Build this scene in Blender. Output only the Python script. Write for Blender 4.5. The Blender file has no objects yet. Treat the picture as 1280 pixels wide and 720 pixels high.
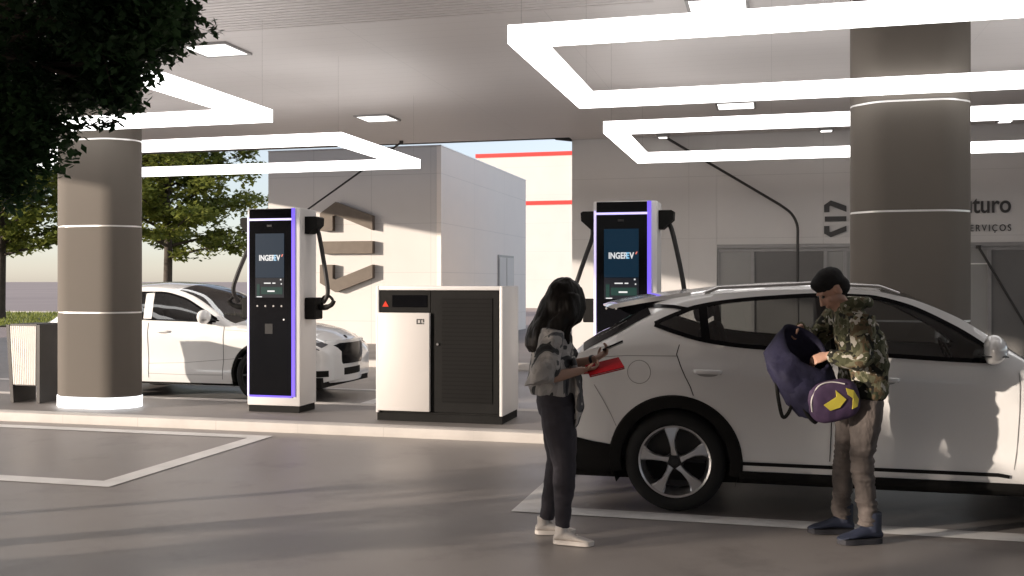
import bpy, bmesh, math, random
from mathutils import Vector, Matrix, noise as mnoise
R = math.radians
rnd = random.Random(7)
scene = bpy.context.scene
COL = scene.collection

# ------------------------------------------------------------------ helpers
def tag(o, label=None, cat=None, group=None, kind=None):
    if label: o['label'] = label
    if cat: o['category'] = cat
    if group: o['group'] = group
    if kind: o['kind'] = kind
    return o

def empty(name, loc=(0, 0, 0), rz=0.0):
    o = bpy.data.objects.new(name, None)
    COL.objects.link(o)
    o.location = loc
    o.rotation_euler = (0, 0, rz)
    o.empty_display_size = 0.2
    return o

def link_mesh(name, me, mat, parent=None):
    if mat is not None:
        mats = mat if isinstance(mat, (list, tuple)) else [mat]
        me.materials.clear()
        for m in mats: me.materials.append(m)
    o = bpy.data.objects.new(name, me)
    COL.objects.link(o)
    if parent is not None: o.parent = parent
    return o

def build(name, bm, mat, parent=None, smooth=None):
    me = bpy.data.meshes.new(name)
    bmesh.ops.recalc_face_normals(bm, faces=bm.faces[:])
    bm.to_mesh(me); bm.free()
    if smooth is not None:
        for p in me.polygons: p.use_smooth = True
        if smooth < 179: me.set_sharp_from_angle(angle=R(smooth))
    return link_mesh(name, me, mat, parent)

def BM(): return bmesh.new()

def box(bm, x0, x1, y0, y1, z0, z1, bev=0.0, seg=2):
    t = BM()
    bmesh.ops.create_cube(t, size=1.0)
    for v in t.verts:
        v.co = Vector((x0 + (v.co.x + .5) * (x1 - x0), y0 + (v.co.y + .5) * (y1 - y0), z0 + (v.co.z + .5) * (z1 - z0)))
    if bev > 0:
        bmesh.ops.bevel(t, geom=t.edges[:], offset=bev, segments=seg, profile=.5, affect='EDGES')
    merge(bm, t)

def merge(bm, t, mtx=None):
    if mtx is not None: bmesh.ops.transform(t, matrix=mtx, verts=t.verts[:])
    vs = {}
    for v in t.verts: vs[v] = bm.verts.new(v.co)
    for f in t.faces:
        try:
            nf = bm.faces.new([vs[v] for v in f.verts])
            nf.material_index = f.material_index; nf.smooth = f.smooth
        except ValueError: pass
    t.free()

def tube(bm, pts, rad, n=10, cap=True, flat=None, side=None):
    """swept tube; rad scalar or list of r or (ra, rb); side = preferred direction of the ra axis"""
    pts = [Vector(p) for p in pts]
    k = len(pts)
    if not isinstance(rad, list): rad = [rad] * k
    elif len(rad) != k:   # resample the radii along the path
        src = rad; rad = []
        for i in range(k):
            f = i * (len(src) - 1) / (k - 1); a = min(int(f), len(src) - 2); t = f - a
            if isinstance(src[a], tuple): rad.append(tuple(p + (q - p) * t for p, q in zip(src[a], src[a + 1])))
            else: rad.append(src[a] + (src[a + 1] - src[a]) * t)
    rings = []
    ref = Vector(side) if side is not None else None
    for i, p in enumerate(pts):
        d = (pts[min(i + 1, k - 1)] - pts[max(i - 1, 0)])
        d = d.normalized() if d.length > 1e-9 else Vector((0, 0, 1))
        if ref is None:
            ref = Vector((1, 0, 0)) if abs(d.x) < .8 else Vector((0, 1, 0))
        a = ref - d * ref.dot(d)
        if a.length < 1e-5: a = d.orthogonal()
        a.normalize()
        if side is None: ref = a
        b = d.cross(a)
        r = rad[i]
        ra, rb = r if isinstance(r, (list, tuple)) else (r, r)
        rings.append([bm.verts.new(p + a * (ra * math.cos(2 * math.pi * j / n)) + b * (rb * math.sin(2 * math.pi * j / n))) for j in range(n)])
    for i in range(k - 1):
        for j in range(n):
            bm.faces.new((rings[i][j], rings[i][(j + 1) % n], rings[i + 1][(j + 1) % n], rings[i + 1][j]))
    if cap:
        bm.faces.new(rings[0][::-1]); bm.faces.new(rings[-1])
    return rings

def smooth_path(pts, n=6):
    P = [Vector(p) for p in pts]
    out = []
    for i in range(len(P) - 1):
        p0 = P[max(i - 1, 0)]; p1 = P[i]; p2 = P[i + 1]; p3 = P[min(i + 2, len(P) - 1)]
        for j in range(n):
            t = j / n
            out.append(.5 * ((2 * p1) + (p2 - p0) * t + (2 * p0 - 5 * p1 + 4 * p2 - p3) * t * t + (3 * p1 - p0 - 3 * p2 + p3) * t ** 3))
    out.append(P[-1])
    return out

def ellipsoid(bm, c, r, rot=None, u=20, v=12):
    t = BM()
    bmesh.ops.create_uvsphere(t, u_segments=u, v_segments=v, radius=1.0)
    m = Matrix.Translation(Vector(c)) @ (rot.to_4x4() if rot is not None else Matrix.Identity(4)) @ Matrix.Diagonal(Vector((r[0], r[1], r[2], 1)))
    merge(bm, t, m)

def prism(bm, poly, axis_fn, t0, t1):
    """extrude a 2D polygon: axis_fn(a, b, t) -> point"""
    A = [bm.verts.new(axis_fn(a, b, t0)) for a, b in poly]
    B = [bm.verts.new(axis_fn(a, b, t1)) for a, b in poly]
    n = len(poly)
    bm.faces.new(A[::-1]); bm.faces.new(B)
    for i in range(n):
        bm.faces.new((A[i], A[(i + 1) % n], B[(i + 1) % n], B[i]))

def lathe(bm, prof, n=48, axis='y'):
    """profile [(r, t)] revolved about the axis through the origin"""
    rings = []
    for r, t in prof:
        ring = []
        for j in range(n):
            a = 2 * math.pi * j / n
            if axis == 'y': ring.append(bm.verts.new((r * math.cos(a), t, r * math.sin(a))))
            else: ring.append(bm.verts.new((r * math.cos(a), r * math.sin(a), t)))
        rings.append(ring)
    for i in range(len(rings) - 1):
        for j in range(n):
            bm.faces.new((rings[i][j], rings[i][(j + 1) % n], rings[i + 1][(j + 1) % n], rings[i + 1][j]))
    return rings

def quad(bm, a, b, c, d):
    bm.faces.new([bm.verts.new(p) for p in (a, b, c, d)])

def interp(tab, x):
    """monotone-ish smooth interpolation through (x, y) pairs"""
    if x <= tab[0][0]: return tab[0][1]
    if x >= tab[-1][0]: return tab[-1][1]
    for i in range(len(tab) - 1):
        x0, y0 = tab[i]; x1, y1 = tab[i + 1]
        if x0 <= x <= x1: break
    h = x1 - x0
    def slope(k):
        if k <= 0 or k >= len(tab) - 1:
            k2 = min(max(k, 0), len(tab) - 2)
            return (tab[k2 + 1][1] - tab[k2][1]) / (tab[k2 + 1][0] - tab[k2][0])
        a = (tab[k][1] - tab[k - 1][1]) / (tab[k][0] - tab[k - 1][0])
        b = (tab[k + 1][1] - tab[k][1]) / (tab[k + 1][0] - tab[k][0])
        if a * b <= 0: return 0.0
        return 2 * a * b / (a + b)
    m0, m1 = slope(i) * h, slope(i + 1) * h
    t = (x - x0) / h
    return (2 * t ** 3 - 3 * t * t + 1) * y0 + (t ** 3 - 2 * t * t + t) * m0 + (-2 * t ** 3 + 3 * t * t) * y1 + (t ** 3 - t * t) * m1

def lin(tab, x):
    if x <= tab[0][0]: return tab[0][1]
    for (x0, y0), (x1, y1) in zip(tab, tab[1:]):
        if x <= x1: return y0 + (y1 - y0) * (x - x0) / (x1 - x0)
    return tab[-1][1]

def fuse(name, bm, voxel, mat, parent=None, it=3, fac=.5):
    """union of overlapping closed shells as one continuous mesh"""
    me = bpy.data.meshes.new(name + '_src')
    bmesh.ops.recalc_face_normals(bm, faces=bm.faces[:])
    bm.to_mesh(me); bm.free()
    o = bpy.data.objects.new(name + '_src', me)
    COL.objects.link(o)
    m = o.modifiers.new('r', 'REMESH'); m.mode = 'VOXEL'; m.voxel_size = voxel; m.use_smooth_shade = True
    if it:
        s = o.modifiers.new('s', 'SMOOTH'); s.iterations = it; s.factor = fac
    dg = bpy.context.evaluated_depsgraph_get()
    nm = bpy.data.meshes.new_from_object(o.evaluated_get(dg), preserve_all_data_layers=False, depsgraph=dg)
    bpy.data.objects.remove(o); bpy.data.meshes.remove(me)
    nm.name = name
    for p in nm.polygons: p.use_smooth = True
    return link_mesh(name, nm, mat, parent)

def text_mesh(name, body, size, ext, mat, parent, loc, rot, align='LEFT', sx=1.0, bold=0.0, space=1.0):
    c = bpy.data.curves.new(name + '_c', 'FONT')
    c.body = body; c.size = size; c.extrude = ext; c.align_x = align; c.offset = bold; c.space_character = space
    o = bpy.data.objects.new(name + '_c', c)
    COL.objects.link(o)
    dg = bpy.context.evaluated_depsgraph_get()
    me = bpy.data.meshes.new_from_object(o.evaluated_get(dg), depsgraph=dg)
    bpy.data.objects.remove(o); bpy.data.curves.remove(c)
    me.name = name
    t = link_mesh(name, me, mat, parent)
    t.location = loc; t.rotation_euler = rot; t.scale = (sx, 1, 1)
    return t

# ------------------------------------------------------------------ materials
def newmat(name):
    m = bpy.data.materials.new(name); m.use_nodes = True
    nt = m.node_tree
    b = nt.nodes.get('Principled BSDF')
    return m, nt, b

def N(nt, typ, **kw):
    n = nt.nodes.new(typ)
    for k, v in kw.items(): setattr(n, k, v)
    return n

def mat(name, col, rough=.5, metal=0.0, var=0.06, vscale=6.0, bump=0.0, bscale=40.0, coat=0.0, spec=.5, stretch=None, rvar=0.0):
    m, nt, b = newmat(name)
    b.inputs['Roughness'].default_value = rough
    b.inputs['Metallic'].default_value = metal
    b.inputs['Specular IOR Level'].default_value = spec
    if coat:
        b.inputs['Coat Weight'].default_value = coat; b.inputs['Coat Roughness'].default_value = .06
    tc = N(nt, 'ShaderNodeTexCoord')
    src = tc.outputs['Object']
    if stretch:
        mp = N(nt, 'ShaderNodeMapping'); mp.inputs['Scale'].default_value = stretch
        nt.links.new(src, mp.inputs['Vector']); src = mp.outputs['Vector']
    n = N(nt, 'ShaderNodeTexNoise'); n.inputs['Scale'].default_value = vscale; n.inputs['Detail'].default_value = 6
    nt.links.new(src, n.inputs['Vector'])
    r = N(nt, 'ShaderNodeValToRGB')
    r.color_ramp.elements[0].position = .3; r.color_ramp.elements[1].position = .7
    lo = [max(0, c * (1 - var)) for c in col]; hi = [min(1, c * (1 + var)) for c in col]
    r.color_ramp.elements[0].color = (*lo, 1); r.color_ramp.elements[1].color = (*hi, 1)
    nt.links.new(n.outputs['Fac'], r.inputs['Fac'])
    nt.links.new(r.outputs['Color'], b.inputs['Base Color'])
    if rvar:
        mr = N(nt, 'ShaderNodeMapRange'); mr.inputs['From Min'].default_value = .3; mr.inputs['From Max'].default_value = .7
        mr.inputs['To Min'].default_value = max(0, rough - rvar); mr.inputs['To Max'].default_value = min(1, rough + rvar)
        nt.links.new(n.outputs['Fac'], mr.inputs['Value']); nt.links.new(mr.outputs['Result'], b.inputs['Roughness'])
    if bump:
        n2 = N(nt, 'ShaderNodeTexNoise'); n2.inputs['Scale'].default_value = bscale; n2.inputs['Detail'].default_value = 5
        nt.links.new(src, n2.inputs['Vector'])
        bp = N(nt, 'ShaderNodeBump'); bp.inputs['Strength'].default_value = bump; bp.inputs['Distance'].default_value = .01
        nt.links.new(n2.outputs['Fac'], bp.inputs['Height']); nt.links.new(bp.outputs['Normal'], b.inputs['Normal'])
    return m

def emis(name, col, strength, base=(.8, .8, .8)):
    m, nt, b = newmat(name)
    b.inputs['Base Color'].default_value = (*base, 1)
    b.inputs['Emission Color'].default_value = (*col, 1)
    b.inputs['Emission Strength'].default_value = strength
    b.inputs['Roughness'].default_value = .4; b.inputs['Specular IOR Level'].default_value = .12
    return m

def panel_mat(name, col, sx, sz, line=.012, rough=.6, axes=('X', 'Z'), var=.05, dark=.72, offs=(0, 0), vscale=.7):
    """sheet cladding with thin recessed joints on a grid (object space)"""
    m = mat(name, col, rough, var=var, vscale=vscale, rvar=.08, spec=.1 if max(col) < .02 else .5)
    nt = m.node_tree; b = nt.nodes['Principled BSDF']
    tc = N(nt, 'ShaderNodeTexCoord'); sp = N(nt, 'ShaderNodeSeparateXYZ')
    nt.links.new(tc.outputs['Object'], sp.inputs['Vector'])
    facs = []
    for ax, step, of in zip(axes, (sx, sz), offs):
        if not step: continue
        ad = N(nt, 'ShaderNodeMath', operation='ADD'); ad.inputs[1].default_value = of + 1000 * step
        nt.links.new(sp.outputs[ax], ad.inputs[0])
        mo = N(nt, 'ShaderNodeMath', operation='MODULO'); mo.inputs[1].default_value = step
        nt.links.new(ad.outputs[0], mo.inputs[0])
        lt = N(nt, 'ShaderNodeMath', operation='LESS_THAN'); lt.inputs[1].default_value = line
        nt.links.new(mo.outputs[0], lt.inputs[0]); facs.append(lt.outputs[0])
    f = facs[0]
    if len(facs) > 1:
        mx = N(nt, 'ShaderNodeMath', operation='MAXIMUM')
        nt.links.new(facs[0], mx.inputs[0]); nt.links.new(facs[1], mx.inputs[1]); f = mx.outputs[0]
    old = b.inputs['Base Color'].links[0].from_socket
    mix = N(nt, 'ShaderNodeMix', data_type='RGBA')
    nt.links.new(f, mix.inputs['Factor']); nt.links.new(old, mix.inputs[6])
    mix.inputs[7].default_value = (*[c * dark for c in col], 1)
    nt.links.new(mix.outputs[2], b.inputs['Base Color'])
    return m

def glass_mat(name, tint, refl=.06, rough=0.0):
    m, nt, b = newmat(name)
    nt.nodes.remove(b)
    out = nt.nodes['Material Output']
    tr = N(nt, 'ShaderNodeBsdfTransparent'); tr.inputs['Color'].default_value = (*tint, 1)
    gl = N(nt, 'ShaderNodeBsdfGlossy'); gl.inputs['Roughness'].default_value = rough
    gl.inputs['Color'].default_value = (.9, .9, .9, 1)
    fr = N(nt, 'ShaderNodeFresnel'); fr.inputs['IOR'].default_value = 1.5
    ad = N(nt, 'ShaderNodeMath', operation='ADD'); ad.inputs[1].default_value = refl; ad.use_clamp = True
    nt.links.new(fr.outputs[0], ad.inputs[0])
    mx = N(nt, 'ShaderNodeMixShader')
    nt.links.new(ad.outputs[0], mx.inputs[0]); nt.links.new(tr.outputs[0], mx.inputs[1]); nt.links.new(gl.outputs[0], mx.inputs[2])
    nt.links.new(mx.outputs[0], out.inputs['Surface'])
    return m

def patch_mat(name, cols, scale, rough=.85, distort=1.0, bump=.3, stretch=None, bscale=90, edges=None):
    """hard-edged blotches of several colours (camouflage, printed cloth)"""
    m, nt, b = newmat(name)
    b.inputs['Roughness'].default_value = rough; b.inputs['Specular IOR Level'].default_value = .2
    tc = N(nt, 'ShaderNodeTexCoord'); src = tc.outputs['Object']
    if stretch:
        mp = N(nt, 'ShaderNodeMapping'); mp.inputs['Scale'].default_value = stretch
        mp.inputs['Rotation'].default_value = (0, .4, 0)
        nt.links.new(src, mp.inputs['Vector']); src = mp.outputs['Vector']
    n = N(nt, 'ShaderNodeTexNoise'); n.inputs['Scale'].default_value = scale; n.inputs['Detail'].default_value = 2.5
    n.inputs['Distortion'].default_value = distort
    nt.links.new(src, n.inputs['Vector'])
    r = N(nt, 'ShaderNodeValToRGB'); cr = r.color_ramp; cr.interpolation = 'CONSTANT' if edges is None else 'LINEAR'
    k = len(cols)
    pos = [0.0] + [.36 + .30 * i / max(1, k - 2) for i in range(k - 1)]
    while len(cr.elements) < k: cr.elements.new(.5)
    for i in range(k):
        cr.elements[i].position = pos[i]; cr.elements[i].color = (*cols[i], 1)
    nt.links.new(n.outputs['Fac'], r.inputs['Fac']); nt.links.new(r.outputs['Color'], b.inputs['Base Color'])
    n2 = N(nt, 'ShaderNodeTexNoise'); n2.inputs['Scale'].default_value = bscale; n2.inputs['Detail'].default_value = 3
    nt.links.new(tc.outputs['Object'], n2.inputs['Vector'])
    n3 = N(nt, 'ShaderNodeTexNoise'); n3.inputs['Scale'].default_value = 14; n3.inputs['Detail'].default_value = 2
    nt.links.new(tc.outputs['Object'], n3.inputs['Vector'])
    ad = N(nt, 'ShaderNodeMath', operation='MULTIPLY_ADD'); ad.inputs[1].default_value = 3.0
    nt.links.new(n3.outputs['Fac'], ad.inputs[0]); nt.links.new(n2.outputs['Fac'], ad.inputs[2])
    bp = N(nt, 'ShaderNodeBump'); bp.inputs['Strength'].default_value = bump; bp.inputs['Distance'].default_value = .012
    nt.links.new(ad.outputs[0], bp.inputs['Height']); nt.links.new(bp.outputs['Normal'], b.inputs['Normal'])
    return m

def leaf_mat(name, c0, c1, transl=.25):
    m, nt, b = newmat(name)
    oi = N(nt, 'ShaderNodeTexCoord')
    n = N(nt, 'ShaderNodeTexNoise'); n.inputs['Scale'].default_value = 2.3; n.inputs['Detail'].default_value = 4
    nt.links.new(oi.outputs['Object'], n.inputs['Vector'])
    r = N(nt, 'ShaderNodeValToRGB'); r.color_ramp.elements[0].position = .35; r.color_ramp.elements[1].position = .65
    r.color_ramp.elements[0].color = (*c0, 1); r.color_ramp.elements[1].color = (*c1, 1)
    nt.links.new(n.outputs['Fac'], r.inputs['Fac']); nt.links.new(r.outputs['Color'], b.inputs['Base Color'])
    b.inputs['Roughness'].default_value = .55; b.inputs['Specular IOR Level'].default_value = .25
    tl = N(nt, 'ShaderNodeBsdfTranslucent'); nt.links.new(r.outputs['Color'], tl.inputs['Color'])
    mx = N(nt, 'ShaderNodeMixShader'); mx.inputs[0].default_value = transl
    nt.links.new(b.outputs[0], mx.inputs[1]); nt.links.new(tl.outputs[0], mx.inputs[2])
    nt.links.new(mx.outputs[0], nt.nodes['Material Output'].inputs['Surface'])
    return m

MT = {}
MT['ground'] = mat('far_ground', (.40, .32, .29), .9, var=.12, vscale=.05)
MT['asphalt'] = mat('asphalt', (.275, .250, .238), .42, var=.10, vscale=.55, bump=.10, bscale=160, spec=.45, rvar=.10)
def wear(m, spots=.75, scale=1.4):
    nt = m.node_tree; b = nt.nodes['Principled BSDF']; old = b.inputs['Base Color'].links[0].from_socket
    tc = N(nt, 'ShaderNodeTexCoord')
    n = N(nt, 'ShaderNodeTexNoise'); n.inputs['Scale'].default_value = scale; n.inputs['Detail'].default_value = 8; n.inputs['Roughness'].default_value = .65
    nt.links.new(tc.outputs['Object'], n.inputs['Vector'])
    r = N(nt, 'ShaderNodeValToRGB'); r.color_ramp.elements[0].position = .30; r.color_ramp.elements[1].position = .46
    r.color_ramp.elements[0].color = (spots, spots, spots, 1); r.color_ramp.elements[1].color = (1, 1, 1, 1)
    nt.links.new(n.outputs['Fac'], r.inputs['Fac'])
    n2 = N(nt, 'ShaderNodeTexNoise'); n2.inputs['Scale'].default_value = 260; n2.inputs['Detail'].default_value = 2
    nt.links.new(tc.outputs['Object'], n2.inputs['Vector'])
    r2 = N(nt, 'ShaderNodeValToRGB'); r2.color_ramp.elements[0].position = .3; r2.color_ramp.elements[1].position = .7
    r2.color_ramp.elements[0].color = (.82, .82, .82, 1); r2.color_ramp.elements[1].color = (1.12, 1.12, 1.12, 1)
    nt.links.new(n2.outputs['Fac'], r2.inputs['Fac'])
    a = N(nt, 'ShaderNodeMix', data_type='RGBA', blend_type='MULTIPLY'); a.inputs['Factor'].default_value = 1
    nt.links.new(old, a.inputs[6]); nt.links.new(r.outputs['Color'], a.inputs[7])
    c = N(nt, 'ShaderNodeMix', data_type='RGBA', blend_type='MULTIPLY'); c.inputs['Factor'].default_value = 1
    nt.links.new(a.outputs[2], c.inputs[6]); nt.links.new(r2.outputs['Color'], c.inputs[7])
    nt.links.new(c.outputs[2], b.inputs['Base Color'])
wear(MT['asphalt'], .76)
MT['paving'] = mat('island_paving', (.22, .20, .188), .55, var=.14, vscale=.9, bump=.10, bscale=120)
MT['kerb'] = panel_mat('kerb_concrete', (.52, .485, .455), 1.0, 0, line=.010, rough=.75, axes=('X', 'Z'), var=.12, vscale=2.5, dark=.86)
MT['line'] = mat('line_paint', (.72, .70, .68), .6, var=.10, vscale=3.0, bump=.06, bscale=150)
MT['soffit'] = panel_mat('soffit_panels', (.64, .60, .585), 2.4, .30, line=.008, rough=.55, axes=('X', 'Y'), var=.05, dark=.86, vscale=.25)
MT['slat'] = mat('soffit_slats', (.625, .585, .57), .6, var=.05)
MT['canopy_edge'] = mat('canopy_edge', (.035, .033, .032), .5)
MT['column'] = mat('column_cladding', (.132, .116, .100), .75, var=.06, vscale=1.2, rvar=.06, spec=.2)
MT['ring'] = mat('column_ring', (.80, .78, .76), .35, metal=.3)
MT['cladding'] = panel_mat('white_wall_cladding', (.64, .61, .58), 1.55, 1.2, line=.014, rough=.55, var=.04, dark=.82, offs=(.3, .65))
MT['cladside_lit'] = panel_mat('white_cladding_lit_tint', (.88, .80, .73), 3.1, 1.2, line=.02, rough=.55, axes=('Y', 'Z'), var=.04, dark=.88, offs=(.3, .65))  # annex cladding lightened and warmed in colour, for light the side wall lacks
MT['storewall'] = panel_mat('store_wall_cladding', (.62, .60, .585), 2.6, 1.25, line=.012, rough=.5, var=.04, dark=.86, offs=(.2, .1))
MT['tower'] = panel_mat('tower_render', (.64, .60, .56), 0, 1.75, line=.03, rough=.7, var=.04, dark=.92)
MT['red'] = mat('red_band', (.70, .045, .035), .45, var=.05)
MT['bronze'] = mat('bronze_letters', (.125, .098, .074), .5, metal=.1, var=.10)
MT['darksign'] = mat('dark_letters', (.045, .043, .042), .5)
MT['grey'] = mat('grey_frame_metal', (.30, .29, .285), .45, metal=.3)
MT['pane'] = mat('frosted_pane', (.30, .295, .285), .22, var=.05, vscale=1.5, spec=.6)
MT['pane_dark'] = mat('dark_pane', (.155, .15, .145), .18, var=.06, vscale=1.5, spec=.6)
MT['black'] = mat('black_plastic', (.011, .0105, .010), .65, var=.15, bump=.08, bscale=200, spec=.12)
MT['gloss'] = mat('black_gloss', (.004, .004, .005), .12, var=.1, spec=.22)
MT['mesh'] = panel_mat('black_louvre', (.010, .0095, .009), 0, .045, line=.012, rough=.5, axes=('X', 'Z'), dark=.65)
MT['white'] = mat('white_powder_coat', (.66, .64, .63), .4, var=.02, vscale=2, bump=.03, bscale=300)
MT['whitedoor'] = mat('white_door_coat', (.58, .55, .53), .45, var=.02, vscale=2)
MT['carwhite'] = mat('white_car_paint', (.80, .79, .78), .20, var=.012, vscale=3, coat=1.0)
MT['tyre'] = mat('tyre_rubber', (.008, .008, .008), .85, var=.2, bump=.15, bscale=80)
MT['rim'] = mat('machined_alloy', (.62, .62, .63), .28, metal=.85, var=.04)
MT['rimdark'] = mat('dark_alloy', (.025, .025, .027), .35, metal=.4)
MT['chrome'] = mat('chrome_trim', (.62, .61, .60), .22, metal=.9)
MT['interior'] = mat('car_interior', (.022, .021, .021), .8, var=.2)
MT['glass'] = glass_mat('tinted_glass', (.50, .51, .51), .05)
MT['glassdark'] = glass_mat('dark_privacy_glass', (.16, .165, .165), .04)
MT['lampglass'] = mat('headlamp_lens', (.10, .10, .11), .08, spec=.9)
MT['redlens'] = mat('red_lens', (.25, .01, .01), .15)
MT['lightframe'] = emis('white_light_diffuser', (1.0, .985, .97), 1.6, (.9, .9, .9))
MT['panel_light'] = emis('ceiling_panel_light', (1.0, .97, .93), 1.2)
MT['baselight'] = emis('column_base_light', (.93, .97, 1.0), 1.0)
MT['led'] = emis('violet_led', (.20, .13, 1.0), .46, (.08, .05, .25))
MT['ledw'] = emis('lilac_led', (.50, .42, 1.0), .5, (.6, .6, .7))
MT['screen'] = emis('screen_blue', (.008, .062, .125), .13, (.01, .01, .012))
MT['screen_d'] = emis('screen_dark', (.03, .035, .05), .12, (.01, .01, .012))
MT['screen_g'] = emis('screen_green', (.03, .13, .10), .16, (.01, .01, .012))
MT['screen_w'] = emis('screen_white', (.95, .97, 1.0), .28, (.2, .2, .2))
MT['screen_b'] = emis('screen_cyan', (.10, .45, .75), .4, (.2, .2, .2))
MT['screen_r'] = emis('screen_red', (.9, .2, .12), .35, (.2, .1, .1))
MT['redlamp'] = emis('red_warning_lamp', (.9, .08, .03), .15, (.4, .03, .02))
MT['cable'] = mat('rubber_cable', (.014, .012, .012), .6)
MT['steel'] = mat('dark_steel_rod', (.035, .033, .032), .5, metal=.3)
MT['bark'] = mat('tree_bark', (.07, .055, .043), .9, var=.25, vscale=9, bump=.6, bscale=25)
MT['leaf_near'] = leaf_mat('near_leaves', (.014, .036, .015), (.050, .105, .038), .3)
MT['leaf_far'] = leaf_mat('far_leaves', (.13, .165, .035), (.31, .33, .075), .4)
MT['grass'] = mat('verge_grass', (.09, .105, .03), .95, var=.35, vscale=2.5, bump=.5, bscale=60)
MT['binwhite'] = mat('bin_panel', (.72, .69, .65), .5, var=.04)
MT['bindark'] = mat('bin_steel', (.05, .045, .042), .5, metal=.2, var=.12)
MT['skin_w'] = mat('skin_woman', (.36, .215, .155), .5, var=.05, vscale=12)
MT['skin_m'] = mat('skin_man', (.43, .245, .175), .5, var=.05, vscale=12)
MT['hair'] = mat('dark_hair', (.012, .010, .009), .5, var=.35, vscale=22, bump=.5, bscale=60, stretch=(1, 1, .12), spec=.12)
MT['beanie'] = mat('dark_hair_man', (.014, .013, .013), .8, var=.3, bump=.6, bscale=120, spec=.2)
MT['jacket'] = patch_mat('grey_print_cloth', [(.03, .03, .032), (.05, .05, .052), (.30, .285, .275), (.36, .34, .325), (.10, .10, .105), (.035, .035, .04)], 4.6, distort=1.6, bump=.35, stretch=(1, 1, .7))
def camo_mat():
    m = patch_mat('camouflage_cloth', [(.06, .062, .034), (.06, .062, .034), (.13, .125, .078), (.10, .072, .042), (.045, .05, .028)], 13.0, distort=.5, bump=.4)
    nt = m.node_tree; b = nt.nodes['Principled BSDF']
    tc = N(nt, 'ShaderNodeTexCoord')
    cur = b.inputs['Base Color'].links[0].from_socket
    for loc, sc, th, col in (((3.1, 7.7, 1.2), 15.0, .57, (.017, .017, .013)), ((9.4, 2.3, 5.5), 17.0, .605, (.42, .39, .335))):
        mp = N(nt, 'ShaderNodeMapping'); mp.inputs['Location'].default_value = loc
        nt.links.new(tc.outputs['Object'], mp.inputs['Vector'])
        n = N(nt, 'ShaderNodeTexNoise'); n.inputs['Scale'].default_value = sc; n.inputs['Detail'].default_value = 2.5; n.inputs['Distortion'].default_value = .4
        nt.links.new(mp.outputs['Vector'], n.inputs['Vector'])
        g = N(nt, 'ShaderNodeMath', operation='GREATER_THAN'); g.inputs[1].default_value = th
        nt.links.new(n.outputs['Fac'], g.inputs[0])
        mx = N(nt, 'ShaderNodeMix', data_type='RGBA'); nt.links.new(g.outputs[0], mx.inputs['Factor'])
        nt.links.new(cur, mx.inputs[6]); mx.inputs[7].default_value = (*col, 1); cur = mx.outputs[2]
    nt.links.new(cur, b.inputs['Base Color'])
    return m
MT['camo'] = camo_mat()
MT['trouser_w'] = mat('charcoal_trousers', (.032, .028, .036), .85, var=.15, vscale=14, bump=.5, bscale=26)
MT['jeans'] = mat('worn_denim', (.092, .076, .069), .85, var=.5, vscale=7, bump=.7, bscale=45, stretch=(1, 1, .55))
MT['shirt'] = mat('dark_shirt', (.02, .02, .022), .9)
MT['shoe_w'] = mat('white_sneaker', (.66, .61, .57), .6, var=.05)
MT['shoe_m'] = mat('navy_sneaker', (.016, .021, .042), .65, var=.2)
MT['sole_d'] = mat('dark_sole', (.02, .02, .026), .8)
MT['navy'] = mat('navy_nylon', (.015, .014, .034), .75, var=.3, vscale=9, bump=.7, bscale=18, spec=.25)
MT['purple'] = mat('purple_nylon', (.050, .026, .066), .75, var=.2, vscale=9, bump=.4, bscale=18)
MT['yellow'] = mat('yellow_patch', (.50, .42, .05), .6, var=.08)
MT['redfolder'] = mat('red_folder', (.24, .004, .008), .75, var=.06, spec=.1)
MT['eye'] = mat('eye_dark', (.02, .015, .012), .15)
MT['band'] = mat('wrist_band', (.015, .015, .015), .5)

# ------------------------------------------------------------------ setting: ground, kerbs, markings
def sheet(name, x0, x1, y0, y1, z, m, label=None, kind='structure', nx=1, ny=1):
    bm = BM()
    quad(bm, (x0, y0, z), (x1, y0, z), (x1, y1, z), (x0, y1, z))
    o = build(name, bm, m)
    return tag(o, label, None, None, kind)

sheet('ground', -3000, 3000, -3000, 3000, -.012, MT['ground'], 'flat mauve brown ground out to the horizon')
sheet('forecourt', -22, 24, -26, 30, -.004, MT['asphalt'], 'smooth dark grey asphalt of the charging forecourt')

bm = BM()   # charging island with its kerb
box(bm, -12.2, 6.0, 9.91, 10.13, -.05, .10, .012)
box(bm, -12.2, 6.0, 11.60, 11.80, -.05, .10, .012)
box(bm, -12.42, -12.203, 9.91, 11.80, -.05, .10, .012)
box(bm, 6.003, 6.22, 9.91, 11.80, -.05, .10, .012)
tag(build('island_kerb', bm, MT['kerb'], None, 30), 'pale concrete kerb round the charging island', None, None, 'structure')
bm = BM(); box(bm, -12.2, 6.0, 10.132, 11.598, -.05, .097)
tag(build('island_pavement', bm, MT['paving']), 'grey paving on top of the charging island', None, None, 'structure')
bm = BM(); box(bm, -14, 14, 18.0, 18.22, -.05, .12, .01)
tag(build('store_kerb', bm, MT['kerb'], None, 30), 'pale kerb in front of the shop pavement', None, None, 'structure')
bm = BM(); box(bm, -14, 14, 18.222, 34, -.05, .117)
tag(build('store_pavement', bm, MT['paving']), 'grey pavement along the buildings', None, None, 'structure')

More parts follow.
